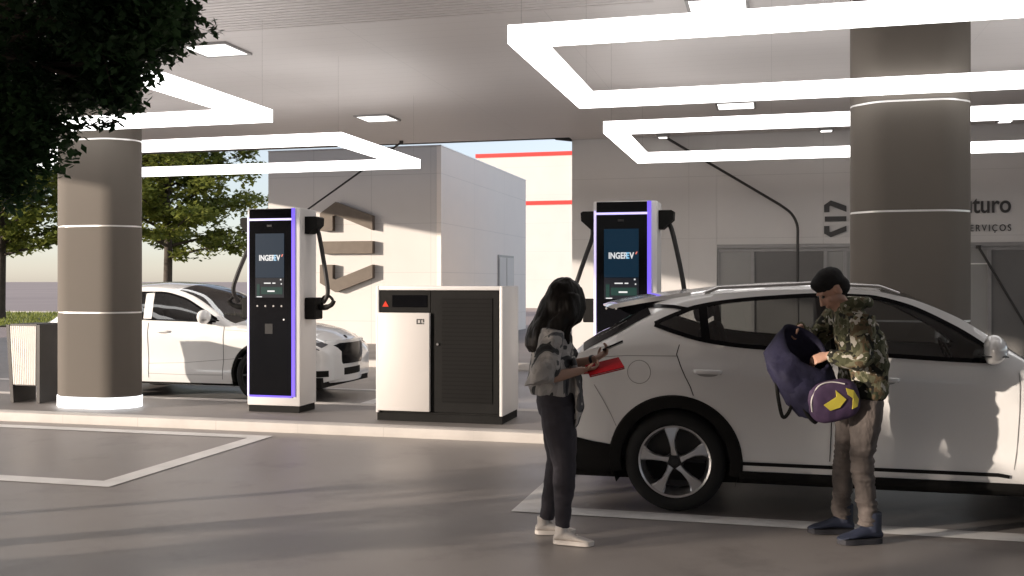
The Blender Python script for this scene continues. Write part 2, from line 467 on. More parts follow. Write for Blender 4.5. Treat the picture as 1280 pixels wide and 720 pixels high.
bm = BM()   # painted bays
def stripe(x0, x1, y0, y1, z=.001): quad(bm, (x0, y0, z), (x1, y0, z), (x1, y1, z), (x0, y1, z))
LW = .20
stripe(-16, -5.15, 6.92, 6.92 + LW); stripe(-16, -5.15, 9.46, 9.46 + .19)
stripe(-5.15 - LW, -5.15, 6.92 + LW, 9.46)
stripe(-1.81, 9, 6.92, 6.92 + LW + .02); stripe(-1.81, 9, 9.46, 9.65)
stripe(-1.81, -1.81 + LW, 7.14, 9.46)
stripe(-16, -5.2, 14.05, 14.22); stripe(-5.4, -5.2, 11.85, 14.05)
stripe(-1.9, 9, 14.05, 14.22); stripe(-1.9, -1.7, 11.85, 14.05)
tag(build('road_markings', bm, MT['line']), 'white painted outlines of the parking bays', None, None, 'structure')

tag(sheet('verge', -75, -19, 30.5, 44.0, .03, MT['grass'], 'strip of green grass beyond the forecourt'), kind='structure')
bm = BM(); box(bm, -75, -19, 44.003, 44.5, -.02, .10)
tag(build('verge_kerb', bm, MT['kerb']), 'pale kerb behind the grass strip', None, None, 'structure')

# grass blades on the verge (one uncountable object)
bm = BM()
for i in range(9000):
    x = rnd.uniform(-42, -19); y = rnd.uniform(30.6, 43.9); h = rnd.uniform(.06, .16); a = rnd.uniform(0, 6.28); w = .03
    dx, dy = math.cos(a) * w, math.sin(a) * w
    bm.faces.new([bm.verts.new(p) for p in ((x - dx, y - dy, .03), (x + dx, y + dy, .03), (x + rnd.uniform(-.05, .05), y + rnd.uniform(-.05, .05), .03 + h))])
tag(build('grass', bm, MT['leaf_far']), 'short green grass on the verge', 'grass', None, 'stuff')

# ------------------------------------------------------------------ canopy
ZC = 4.60
can = tag(empty('canopy', (0, 0, ZC)), 'wide flat forecourt canopy with a brown grey panelled soffit', 'canopy')
bm = BM(); box(bm, -17.25, 15.0, -24.0, 20.0, .0, 2.4); build('soffit', bm, MT['soffit'], can)
bm = BM(); box(bm, -4.0, 15.0, 20.003, 20.36, .0, 2.4); build('soffit', bm, MT['soffit'], can)
bm = BM()
box(bm, -17.40, -17.253, -24.15, 20.15, -.02, 2.47, .01); box(bm, -17.25, -4.3, 20.003, 20.10, -.012, 2.47)
box(bm, -17.25, 15.0, -24.15, -24.003, -.02, 2.47)
prism(bm, [(-4.30, 20.0), (-4.02, 20.30), (-4.02, 20.42), (-4.30, 20.10)], lambda a, b, t: (a, b, t), -.03, .5)
build('fascia_edge', bm, MT['canopy_edge'], can)
bm = BM()
for k in range(26):
    box(bm, -10.0, -1.2, 8.0 + k * .10, 8.06 + k * .10, -.006, -.001)
build('slatted_strip', bm, MT['slat'], can)

def light_frame(x0, x1, y0, y1, zb, label):
    o = tag(empty('light_frame', (x0, y0, zb)), label, 'light frame', 'rectangular light frames hung under the canopy')
    w, h = .17, .142
    L, D = x1 - x0, y1 - y0
    bm = BM()
    outer = [(0, 0), (L, 0), (L, D), (0, D)]; inner = [(w, w), (L - w, w), (L - w, D - w), (w, D - w)]
    V = {}
    for z in (0, h):
        V[z] = ([bm.verts.new((a, b, z)) for a, b in outer], [bm.verts.new((a, b, z)) for a, b in inner])
    for i in range(4):
        j = (i + 1) % 4
        for z in (0, h):
            bm.faces.new((V[z][0][i], V[z][0][j], V[z][1][j], V[z][1][i]))
        bm.faces.new((V[0][0][i], V[0][0][j], V[h][0][j], V[h][0][i]))
        bm.faces.new((V[0][1][i], V[0][1][j], V[h][1][j], V[h][1][i]))
    build('diffuser', bm, MT['lightframe'], o)
    for a, b in ((w / 2, w / 2), (L - w / 2, w / 2), (L - w / 2, D - w / 2), (w / 2, D - w / 2)):
        bm = BM(); tube(bm, [(a, b, h), (a, b, ZC - zb)], .0007, 5)
        build('suspension_wire', bm, MT['steel'], o)
    return o
light_frame(-1.93, 3.70, 7.28, 10.20, 3.45, 'large glowing white rectangle in front of the right column')
light_frame(-1.97, 3.70, 11.95, 15.15, 3.45, 'glowing white rectangle passing behind the right column')
light_frame(-11.15, -5.45, 7.28, 10.20, 3.45, 'glowing white rectangle crossing in front of the left column beside the leaves')
light_frame(-11.15, -5.40, 11.95, 14.95, 3.45, 'glowing white rectangle behind the left column before the background tree')

def ceiling_light(x, y, s, label, group, drop=.022):
    o = tag(empty('ceiling_light', (x, y, ZC)), label, 'ceiling light', group)
    bm = BM()
    f = .035
    for a in ((-s / 2 - f, s / 2 + f, -s / 2 - f, -s / 2), (-s / 2 - f, s / 2 + f, s / 2, s / 2 + f), (-s / 2 - f, -s / 2, -s / 2, s / 2), (s / 2, s / 2 + f, -s / 2, s / 2)):
        box(bm, *a, -drop - .008, -.002)
    build('trim', bm, MT['grey'], o)
    bm = BM(); box(bm, -s / 2, s / 2, -s / 2, s / 2, -drop - (.014 if drop > .03 else 0), -.003); build('panel', bm, MT['panel_light'], o)
gq = 'square panel lights set in the soffit'
ceiling_light(-6.80, 11.25, .58, 'square soffit light right of the leaves above the left column', gq)
ceiling_light(-6.85, 16.7, .58, 'square soffit light above the back end of the left light frames', gq)
ceiling_light(-.55, 10.8, .58, 'square soffit light above the front bar of the large light frame', gq)
ceiling_light(-.57, 17.0, .58, 'square soffit light showing under the back bar of the large light frame', gq)
gs = 'small downlights near the shop wall'
ceiling_light(-2.1, 20.05, .16, 'small downlight at the top of the bent conduit', gs, .06)
ceiling_light(1.02, 19.95, .20, 'small downlight just left of the right column', gs, .06)
ceiling_light(4.08, 19.6, .20, 'small downlight just right of the right column', gs, .06)

# ------------------------------------------------------------------ columns
def rrect(w, d, c, r=.30, n=7):
    """rectangle with chamfered corners, every corner of the octagon eased with radius r"""
    a, b = w / 2, d / 2
    V = [Vector(p) for p in ((a, -b + c), (a, b - c), (a - c, b), (-a + c, b), (-a, b - c), (-a, -b + c), (-a + c, -b), (a - c, -b))]
    out = []
    for i, p in enumerate(V):
        q0, q1 = (V[i - 1] - p).normalized(), (V[(i + 1) % 8] - p).normalized()
        ang = math.acos(max(-1, min(1, q0.dot(q1)))); t = r / math.tan(ang / 2)
        t = min(t, .45 * (V[i - 1] - p).length, .45 * (V[(i + 1) % 8] - p).length)
        A, B = p + q0 * t, p + q1 * t
        for k in range(n + 1):
            u = k / n; e = A * (1 - u) ** 2 + p * 2 * u * (1 - u) + B * u * u
            out.append((e.x, e.y))
    return out
def column(x, y, label):
    o = tag(empty('column', (x, y, .10)), label, 'column', 'rounded grey canopy columns')
    W, D, r = 1.11, .62, .22
    zr = [1.17, 2.23, 3.29, 4.35]
    edges = [.135] + zr + [ZC - .10 - .003]
    for k in range(len(edges) - 1):
        bm = BM(); g = .010
        z0 = edges[k] + (g if k else .002); z1 = edges[k + 1] - (g if k < len(edges) - 2 else 0)
        prism(bm, rrect(W, D, r), lambda a, b, t: (a, b, t), z0, z1)
        build('cladding_panel', bm, MT['column'], o, 30)
    for z in zr:
        bm = BM(); prism(bm, rrect(W - .008, D - .008, r), lambda a, b, t: (a, b, t), z - .0095, z + .0095)
        build('joint_ring', bm, MT['ring'], o, 30)
    bm = BM(); prism(bm, rrect(W + .012, D + .012, r), lambda a, b, t: (a, b, t), 0, .134)
    build('base_light', bm, MT['baselight'], o, 30)
column(-8.13, 10.75, 'sunlit rounded column beside the ribbed white bin')
column(1.32, 10.50, 'shaded grey column behind the white car and the man')

# ------------------------------------------------------------------ emblem (three chevron bars)
EMB = [[(0, .66), (.30, .876), (1, .60), (1, .32), (.30, .62), (.243, .60), (.243, .32), (0, .32)],
       [(.03, .115), (1, .115), (1, -.123), (.03, -.123)],
       [(0, -.336), (.243, -.336), (.243, -.60), (.30, -.62), (1, -.336), (1, -.59), (.30, -.868), (0, -.69)]]
def emblem(name, x, y, zc, w, h, depth, m, label, cat):
    o = tag(empty(name, (x, y, zc)), label, cat)
    for poly in EMB:
        bm = BM()
        prism(bm, poly, lambda a, b, t: (a * w, t, b * h / 1.745), -depth, 0)
        build('emblem_bar', bm, m, o)
    return o

# ------------------------------------------------------------------ buildings behind
b1 = tag(empty('annex_building', (-12.36, 22.9, .117)), 'white clad building carrying the large bronze emblem', 'building')
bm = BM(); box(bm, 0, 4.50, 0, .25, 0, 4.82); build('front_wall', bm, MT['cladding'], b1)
bm = BM(); box(bm, 4.503, 4.62, .0, 8.6, 0, 4.82); build('side_wall', bm, MT['cladside_lit'], b1)
bm = BM(); box(bm, 0, .25, .253, 8.6, 0, 4.82); box(bm, .253, 4.50, 8.35, 8.6, 0, 4.82); build('rear_wall', bm, MT['cladding'], b1)
bm = BM(); box(bm, .255, 4.498, .255, 8.345, 4.55, 4.65); build('roof', bm, MT['grey'], b1)
bm = BM(); box(bm, -.01, 4.63, -.01, 8.61, 4.823, 4.85); build('parapet_cap', bm, MT['ring'], b1)
d = build('side_door', (lambda b: (box(b, 4.622, 4.645, 5.15, 6.95, 0, 2.32), b)[1])(BM()), MT['grey'], b1)
for k in range(2):
    bm = BM(); box(bm, 4.647, 4.660, 5.22 + k * .86, 6.02 + k * .86, .06, 2.25, .004); lf = build('door_leaf', bm, MT['whitedoor'], d)
    bm = BM(); box(bm, 4.661, 4.70, 5.98 + k * .12, 6.01 + k * .12, 1.0, 1.2); build('handle', bm, MT['black'], lf)
emblem('large_emblem', -10.86, 22.896, 2.50, 1.40, 2.24, .16, MT['bronze'], 'large bronze three bar emblem on the white building', 'emblem')

b2 = tag(empty('tower_building', (-17.95, 60.0, .0)), 'tall cream building with red bands behind the white one', 'building')
bm = BM(); box(bm, 0, 11.5, 0, 12, 0, 9.42); build('wall', bm, MT['tower'], b2)
for z in (9.42, 6.40):
    bm = BM(); box(bm, -.04, 11.54, -.06, -.003, z, z + .24); build('red_band', bm, MT['red'], b2)
bm = BM(); box(bm, 0, 11.5, 0, 12, 9.423, 9.60); build('parapet_cap', bm, MT['tower'], b2)

st = tag(empty('store_building', (-4.02, 20.40, .117)), 'long pale grey shop front with frosted windows under a blank fascia', 'building')
H = ZC - .117
bm = BM(); box(bm, 0, 2.96, 0, .25, 0, H + .45); build('wall', bm, MT['storewall'], st)
bm = BM(); box(bm, 2.963, 19, 0, .25, 2.27, H + .45); build('fascia', bm, MT['storewall'], st)
bm = BM(); box(bm, 0, .25, .253, 7.0, 0, H + .45); box(bm, .253, 19, 6.75, 7.0, 0, H + .45); build('rear_wall', bm, MT['storewall'], st)
bm = BM(); box(bm, .255, 19, .255, 6.745, H + .3, H + .4); build('roof', bm, MT['grey'], st)
bm = BM(); box(bm, 2.963, 19, -.03, -.003, 2.20, 2.275); build('fascia_trim', bm, MT['grey'], st)
xs = [2.97, 3.66, 5.05, 5.42, 6.55, 7.4, 8.0, 8.9, 9.9, 11.2, 12.6, 14.0, 16.0, 19.0]
for i in range(len(xs) - 1):
    a, b = xs[i], xs[i + 1]
    bm = BM()
    f = .035
    for r in ((a, a + f, 0, 2.197), (b - f, b - .001, 0, 2.197), (a + f + .001, b - f - .001, 0, .06), (a + f + .001, b - f - .001, 2.13, 2.197)):
        box(bm, r[0], r[1], .02, .09, r[2], r[3])
    w = build('window', bm, MT['grey'], st)
    bm = BM(); box(bm, a + f + .001, b - f - .001, .05, .07, .061, 2.129)
    build('pane', bm, MT['pane_dark'] if i in (1, 6) else MT['pane'], w)
    if i in (4, 5):
        bm = BM(); box(bm, a + f + .002, b - f - .002, .035, .049, 1.86, 1.885); build('glazing_bar', bm, MT['ring'], w)
emblem('small_emblem', 1.00, 20.396, 2.875, .415, .72, .03, MT['darksign'], 'small dark three bar emblem on the shop fascia left of the column', 'emblem')
sg = tag(empty('fascia_lettering', (2.55, 20.37, 2.5)), 'dark Futuro SERVIÇOS lettering on the shop fascia right of the column', 'sign')
text_mesh('word', 'Futuro', .47, .012, MT['darksign'], sg, (1.80, .012, .45), (R(90), 0, 0), 'RIGHT', .80, .006)
text_mesh('word', 'SERVIÇOS', .18, .010, MT['darksign'], sg, (1.80, .014, .10), (R(90), 0, 0), 'RIGHT', .80, .0, 1.35)

# low slatted railing by the shop, seen past the bonnet
rl = tag(empty('bar_railing', (3.9, 17.4, 0)), 'low white barred railing behind the car bonnet', 'railing')
bm = BM(); box(bm, 0, 3.2, -.02, .02, .74, .80); build('top_rail', bm, MT['steel'], rl)
bm = BM(); box(bm, 0, 3.2, -.02, .02, .10, .14); build('bottom_rail', bm, MT['steel'], rl)
for k in range(22):
    bm = BM(); box(bm, .03 + k * .145, .10 + k * .145, -.012, .012, .142, .738); build('bar', bm, MT['white'], rl)
for k in (0, 1, 2):
    bm = BM(); box(bm, k * 1.58, .03 + k * 1.58, -.03, .03, -.02, .82); build('post', bm, MT['steel'], rl)

# building added behind the camera to cut low sky light; seen only in reflections
nb = tag(empty('added_brick_block', (-28, -46, 0)), 'long brown brick building added unseen behind the viewer to dim the sky light', 'building')
MT['brick'] = panel_mat('dark_brick', (.30, .26, .235), .25, .08, line=.012, rough=.85, var=.2, dark=.6, vscale=2)
bm = BM(); box(bm, 0, 70, 0, 10, 0, 4.6); build('wall', bm, MT['brick'], nb)
bm = BM(); box(bm, -.2, 70.2, -.2, 10.2, 4.603, 4.9); build('roof', bm, MT['grey'], nb)
for k in range(14):
    for z in (1.4,):
        bm = BM(); box(bm, 2 + k * 4.9, 4.4 + k * 4.9, 10.003, 10.06, z, z + 1.9); f = build('window', bm, MT['grey'], nb)
        bm = BM(); box(bm, 2.1 + k * 4.9, 4.3 + k * 4.9, 10.063, 10.07, z + .1, z + 1.8); build('pane', bm, MT['gloss'], f)

# thin dark stays and conduit
def rod(name, pts, r, label, cat, group=None):
    o = tag(empty(name, pts[0]), label, cat, group)
    bm = BM(); p0 = Vector(pts[0])
    tube(bm, [Vector(p) - p0 for p in pts], r, 8); build('tube', bm, MT['steel'], o)
    bm = BM(); tube(bm, [(0, 0, -.03), (0, 0, .03)], r * 2.0, 10); build('end_fitting', bm, MT['steel'], o)
    return o
rod('stay_rod', [(-7.50, 19.6, ZC - .03), (-9.68, 19.6, 3.18), (-9.68, 19.6, .02)], .022, 'thin dark rod slanting up to the canopy above the left charger', 'stay rod')
pth = [(-2.08, 20.20, ZC - .03), (.16, 20.20, 3.16), (.38, 20.20, 2.98), (.49, 20.20, 2.75), (.50, 20.20, 2.5), (.50, 20.20, .12)]
rod('conduit', [pth[0], pth[1]] + smooth_path(pth[1:5], 5)[1:] + [pth[5]], .026, 'dark conduit bending down the shop front left of the small emblem', 'conduit')
rod('stay_rod', [(3.76, 20.25, 2.30), (4.95, 20.25, .13)], .024, 'dark diagonal rod across the shop window right of the column', 'stay rod')

# ------------------------------------------------------------------ chargers
def charger(x, y, label):
    o = tag(empty('charging_station', (x, y, .10)), label, 'charger', 'tall white fast chargers on the island')
    W, D, HT = .69, .44, 2.42
    bm = BM(); box(bm, -W / 2 + .015, W / 2 - .015, .015, D - .015, 0, .075); build('plinth', bm, MT['black'], o)
    bm = BM(); box(bm, -W / 2, W / 2, 0, D, .077, HT, .012); build('housing', bm, MT['white'], o, 30)
    bm = BM(); box(bm, -W / 2 + .035, W / 2 - .105, -.018, -.002, .20, HT - .145, .004); fp = build('front_panel', bm, MT['gloss'], o)
    bm = BM(); box(bm, -W / 2 + .035, W / 2 - .105, -.018, -.002, HT - .120, HT - .006, .004); build('header', bm, MT['gloss'], o)
    bm = BM(); box(bm, -W / 2 + .03, W / 2 - .102, -.014, -.002, HT - .144, HT - .121); build('led_strip', bm, MT['ledw'], o)
    bm = BM(); box(bm, W / 2 - .103, W / 2 - .062, -.014, -.002, .19, HT - .002); build('led_strip', bm, MT['led'], o)
    bm = BM(); box(bm, -W / 2 + .035, W / 2 - .104, -.014, -.002, .178, .198); build('led_strip', bm, MT['led'], o)
    bm = BM(); box(bm, -W / 2 + .008, -W / 2 + .028, -.010, -.002, .19, HT - .10); build('led_strip', bm, MT['ledw'], o)
    # screen
    sx0, sx1, sz0, sz1 = -.225, .150, 1.36, 2.12
    bm = BM(); box(bm, sx0, sx1, -.0225, -.0185, sz0 + .235, sz1); sc = build('screen', bm, MT['screen'], o)
    bm = BM(); box(bm, sx0, sx1, -.0225, -.0185, sz0, sz0 + .232); build('widget_area', bm, MT['screen_d'], sc)
    bm = BM(); box(bm, sx0 + .075, sx1 - .02, -.0250, -.0228, sz0 + .04, sz0 + .125); box(bm, sx0 + .02, sx0 + .06, -.0250, -.0228, sz0 + .02, sz0 + .16); build('green_tile', bm, MT['screen_g'], sc)
    bm = BM()
    for (a, b, c, dd) in ((.16, .255, .068, .085), (.115, .205, .165, .178), (.225, .265, .165, .178), (.325, .342, .205, .222), (.335, .350, .155, .170), (.02, .09, .005, .015)):
        box(bm, sx0 + a, sx0 + b, -.0265, -.0252, sz0 + c, sz0 + dd)
    build('screen_icons', bm, MT['screen_w'], sc)
    text_mesh('screen_word', 'INGER', .092, .0008, MT['screen_w'], sc, (sx0 + .048, -.0236, 1.80), (R(90), 0, 0), 'LEFT', .80, .003)
    text_mesh('screen_word', 'E', .092, .0008, MT['screen_b'], sc, (sx0 + .238, -.0236, 1.80), (R(90), 0, 0), 'LEFT', .80, .003)
    text_mesh('screen_word', 'V', .092, .0008, MT['screen_w'], sc, (sx0 + .279, -.0236, 1.80), (R(90), 0, 0), 'LEFT', .80, .003)
    bm = BM(); quad(bm, (sx0 + .338, -.0243, 1.845), (sx0 + .352, -.0243, 1.845), (sx0 + .365, -.0243, 1.872), (sx0 + .350, -.0243, 1.872)); build('red_mark', bm, MT['screen_r'], sc)
    bm = BM(); box(bm, -.075, -.01, -.022, -.0185, 2.20, 2.225, .003); build('camera_bar', bm, MT['interior'], o)
    for k in range(4):
        bm = BM(); lathe(bm, [(0.0001, -.021), (.011, -.021), (.012, -.0185)], 16); q = build('button', bm, MT['grey'], o, 40); q.location = (-.20 + k * .105, 0, 1.26)
    bm = BM(); lathe(bm, [(0.0001, -.021), (.010, -.021), (.011, -.0185)], 16); q = build('status_dot', bm, MT['ring'], o, 40); q.location = (.145, 0, 1.10)
    bm = BM(); box(bm, -.10, .0, -.0205, -.0185, .93, 1.05, .001); build('card_reader', bm, MT['interior'], o)
    # cable arms, holsters, cables and plugs either side
    for s in (-1, 1):
        bm = BM()
        prism(bm, [(0.002, 2.12), (.05, 2.12), (.16, 2.22), (.165, 2.31), (.14, 2.325), (.002, 2.325)], lambda a, b, t: (s * (W / 2 + a), t, b), .12, .31)
        build('cable_arm', bm, MT['black'], o)
        bm = BM(); box(bm, *(sorted((s * (W / 2 + .002), s * (W / 2 + .14)))), .11, .33, 1.10, 1.36, .015); h = build('holster', bm, MT['black'], o)
        bm = BM()
        tube(bm, smooth_path([(s * (W / 2 + .07), .25, 1.26), (s * (W / 2 + .20), .22, 1.24), (s * (W / 2 + .31), .19, 1.27), (s * (W / 2 + .35), .18, 1.32)], 5), [.035] * 8 + [.028] * 8, 10)
        tube(bm, smooth_path([(s * (W / 2 + .18), .22, 1.27), (s * (W / 2 + .20), .21, 1.36), (s * (W / 2 + .28), .20, 1.375), (s * (W / 2 + .335), .19, 1.33)], 5), .017, 8)
        build('plug', bm, MT['black'], o, 60)
        bm = BM()
        if s > 0: cp = [(W / 2 + .08, .26, 2.2), (W / 2 + .13, .23, 2.13), (W / 2 + .20, .2, 1.85), (W / 2 + .26, .18, 1.55), (W / 2 + .27, .18, 1.40), (W / 2 + .20, .21, 1.30)]
        else: cp = [(-W / 2 - .06, .26, 2.2), (-W / 2 - .05, .22, 2.05), (-W / 2 - .10, .12, 1.85), (-W / 2 - .17, .06, 1.62), (-W / 2 - .22, .06, 1.45), (-W / 2 - .20, .14, 1.30)]
        tube(bm, smooth_path(cp, 6), .026, 10)
        build('cable', bm, MT['cable'], o, 60)
    return o
charger(-5.72, 10.72, 'fast charger with lit blue screen in front of the sleek white car')
charger(-1.53, 10.72, 'fast charger rising behind the white SUV beside the woman')

# ------------------------------------------------------------------ power cabinet
pc = tag(empty('power_cabinet', (-3.55, 10.40, .10)), 'wide low white and black power cabinet with a small red light', 'cabinet')
bm = BM(); box(bm, -.725, .725, .02, .68, 0, .085); build('plinth', bm, MT['black'], pc)
bm = BM()
box(bm, -.735, -.70, 0, .70, .087, 1.50, .006); box(bm, .70, .735, 0, .70, .087, 1.50, .006)
box(bm, -.698, .698, 0, .70, 1.455, 1.50, .006); box(bm, -.698, .698, .665, .70, .087, 1.453)
build('housing', bm, MT['white'], pc, 30)
bm = BM(); box(bm, -.698, .698, .03, .662, .087, 1.452); build('inner_frame', bm, MT['black'], pc)
bm = BM(); box(bm, -.085, .694, .006, .029, .11, 1.445, .004); gd = build('louvre_door', bm, MT['black'], pc)
bm = BM(); box(bm, .045, .62, -.001, .0055, .22, 1.37); build('louvres', bm, MT['mesh'], gd)
bm = BM(); lathe(bm, [(.0001, -.010), (.014, -.010), (.016, .005)], 16); q = build('lock', bm, MT['chrome'], gd, 40); q.location = (-.005, 0, .86)
bm = BM(); box(bm, -.694, -.092, -.03, .029, .115, 1.205, .006); wd = build('white_door', bm, MT['whitedoor'], pc, 30)
bm = BM()
for r in ((-.24, -.17, 1.125, 1.138), (-.24, -.17, 1.08, 1.093), (-.24, -.226, 1.0935, 1.1245), (-.20, -.186, 1.0935, 1.1245), (-.165, -.152, 1.10, 1.138), (-.165, -.152, 1.08, 1.092)):
    box(bm, r[0], r[1], -.033, -.0305, r[2], r[3])
build('badge', bm, MT['darksign'], wd)
bm = BM(); box(bm, -.694, -.092, .012, .029, 1.212, 1.447, .004); hp = build('header_panel', bm, MT['black'], pc)
bm = BM(); box(bm, -.545, -.13, .006, .0115, 1.265, 1.40, .004); build('display', bm, MT['gloss'], hp)
bm = BM(); prism(bm, [(-.66, 1.27), (-.585, 1.27), (-.6225, 1.335)], lambda a, b, t: (a, t, b), .006, .0115); build('red_light', bm, MT['redlamp'], hp)

# ------------------------------------------------------------------ litter bin
lb = tag(empty('litter_bin', (-9.22, 10.72, .10), R(1)), 'ribbed white and dark steel litter bin left of the sunlit column', 'bin')
bm = BM()
def binbox(bm, xa0, xa1, xb0, xb1, y0a, y1a, y0b, y1b, z0, z1):
    lo = [bm.verts.new(p) for p in ((xa0, y0a, z0), (xa1, y0a, z0), (xa1, y1a, z0), (xa0, y1a, z0))]
    hi = [bm.verts.new(p) for p in ((xb0, y0b, z1), (xb1, y0b, z1), (xb1, y1b, z1), (xb0, y1b, z1))]
    bm.faces.new(lo[::-1]); bm.faces.new(hi)
    for i in range(4): bm.faces.new((lo[i], lo[(i + 1) % 4], hi[(i + 1) % 4], hi[i]))
binbox(bm, -.17, .17, -.20, .20, .02, .40, .0, .42, .22, .98); build('body', bm, MT['bindark'], lb)
for s in (-1, 1):
    bm = BM(); binbox(bm, *sorted((s * .172, s * .215)), *sorted((s * .202, s * .25)), .01, .42, -.03, .46, 0, 1.0); build('side_leg', bm, MT['bindark'], lb)
bm = BM()
for k in range(13):
    a0 = -.168 + k * .0258; b0 = -.198 + k * .0304
    binbox(bm, a0, a0 + .017, b0, b0 + .020, .000, .019, -.024, -.002, .235, .985)
binbox(bm, -.168, .168, -.198, .198, .012, .0195, -.010, -.0015, .235, .975)
build('ribbed_panel', bm, MT['binwhite'], lb)
bm = BM()
for k in range(13):
    a0 = -.168 + k * .0258; b0 = -.198 + k * .0304
    binbox(bm, a0, a0 + .017, b0, b0 + .020, .402, .42, .422, .445, .235, .985)
build('ribbed_panel', bm, MT['binwhite'], lb)
bm = BM(); box(bm, -.20, .20, -.02, .44, .986, 1.01, .004); build('lid', bm, MT['bindark'], lb)

# ------------------------------------------------------------------ cars
def wheel(parent, name_side, x, y, z, rt, rr, width, style, side):
    """side=-1: outer face towards local -y"""
    w = empty('wheel', (x, y, z)); w.parent = parent
    if side > 0: w.rotation_euler = (0, 0, math.pi)
    bm = BM()
    hw = width / 2
    prof = [(rr - .012, -hw + .03), (rr + .004, -hw + .008), (rr + .03, -hw), (rt - .035, -hw + .006), (rt - .010, -hw + .03), (rt, -hw + .055),
            (rt, hw - .055), (rt - .012, hw - .02), (rt - .05, hw), (rr, hw - .01), (rr - .012, hw - .03)]
    lathe(bm, prof, 72)
    build('tyre', bm, MT['tyre'], w, 50)
    bm = BM()
    lathe(bm, [(rr - .010, -hw + .022), (rr - .004, -hw + .006), (rr - .018, -hw + .012), (rr - .030, -hw + .045), (rr - .05, hw - .04)], 72)
    rim = build('rim', bm, MT['rim'] if style == 'five' else MT['rimdark'], w, 40)
    bm = BM()
    lathe(bm, [(.0001, .02), (rr - .055, .02), (rr - .06, .028), (.0001, .028)], 48); build('brake_disc', bm, MT['rimdark'], rim, 30)
    nsp = 5 if style == 'five' else 10
    for k in range(nsp):
        bm = BM()
        a = 2 * math.pi * k / nsp + (R(90) if style == 'five' else 0)
        if style == 'five':   # broad hub, waist, flared towards the rim; swirled a little
            secs = [(.045, .026, 0), (.09, .019, .01), (.15, .024, .02), (.205, .040, .025), (rr - .016, .060, .02)]
        else:
            secs = [(.05, .018, 0), (.12, .012, 0), (.20, .011, 0), (rr - .015, .018, 0)]
        ring = []
        yo = lambda r: -hw + .030 - .016 * math.sin(min(1, r / rr) * math.pi)
        for r, hw2, tw in secs:
            sub = []
            for (dw, dy) in ((-1, .0), (-.72, -.011), (.72, -.011), (1, .0), (.9, .030), (-.9, .030)):
                u = hw2 * dw + tw
                sub.append(bm.verts.new((r * math.cos(a) - u * math.sin(a), yo(r) + dy, r * math.sin(a) + u * math.cos(a))))
            ring.append(sub)
        for i in range(len(ring) - 1):
            for j in range(6): bm.faces.new((ring[i][j], ring[i][(j + 1) % 6], ring[i + 1][(j + 1) % 6], ring[i + 1][j]))
        bm.faces.new(ring[0][::-1]); bm.faces.new(ring[-1])
        build('spoke', bm, MT['rim'] if style == 'five' else MT['rimdark'], rim, 35)
    bm = BM(); lathe(bm, [(.0001, -hw + .008), (.028, -hw + .010), (.034, -hw + .018), (.062, -hw + .020), (.066, -hw + .05)], 32); build('hub_cap', bm, MT['rimdark'], rim, 35)
    return w

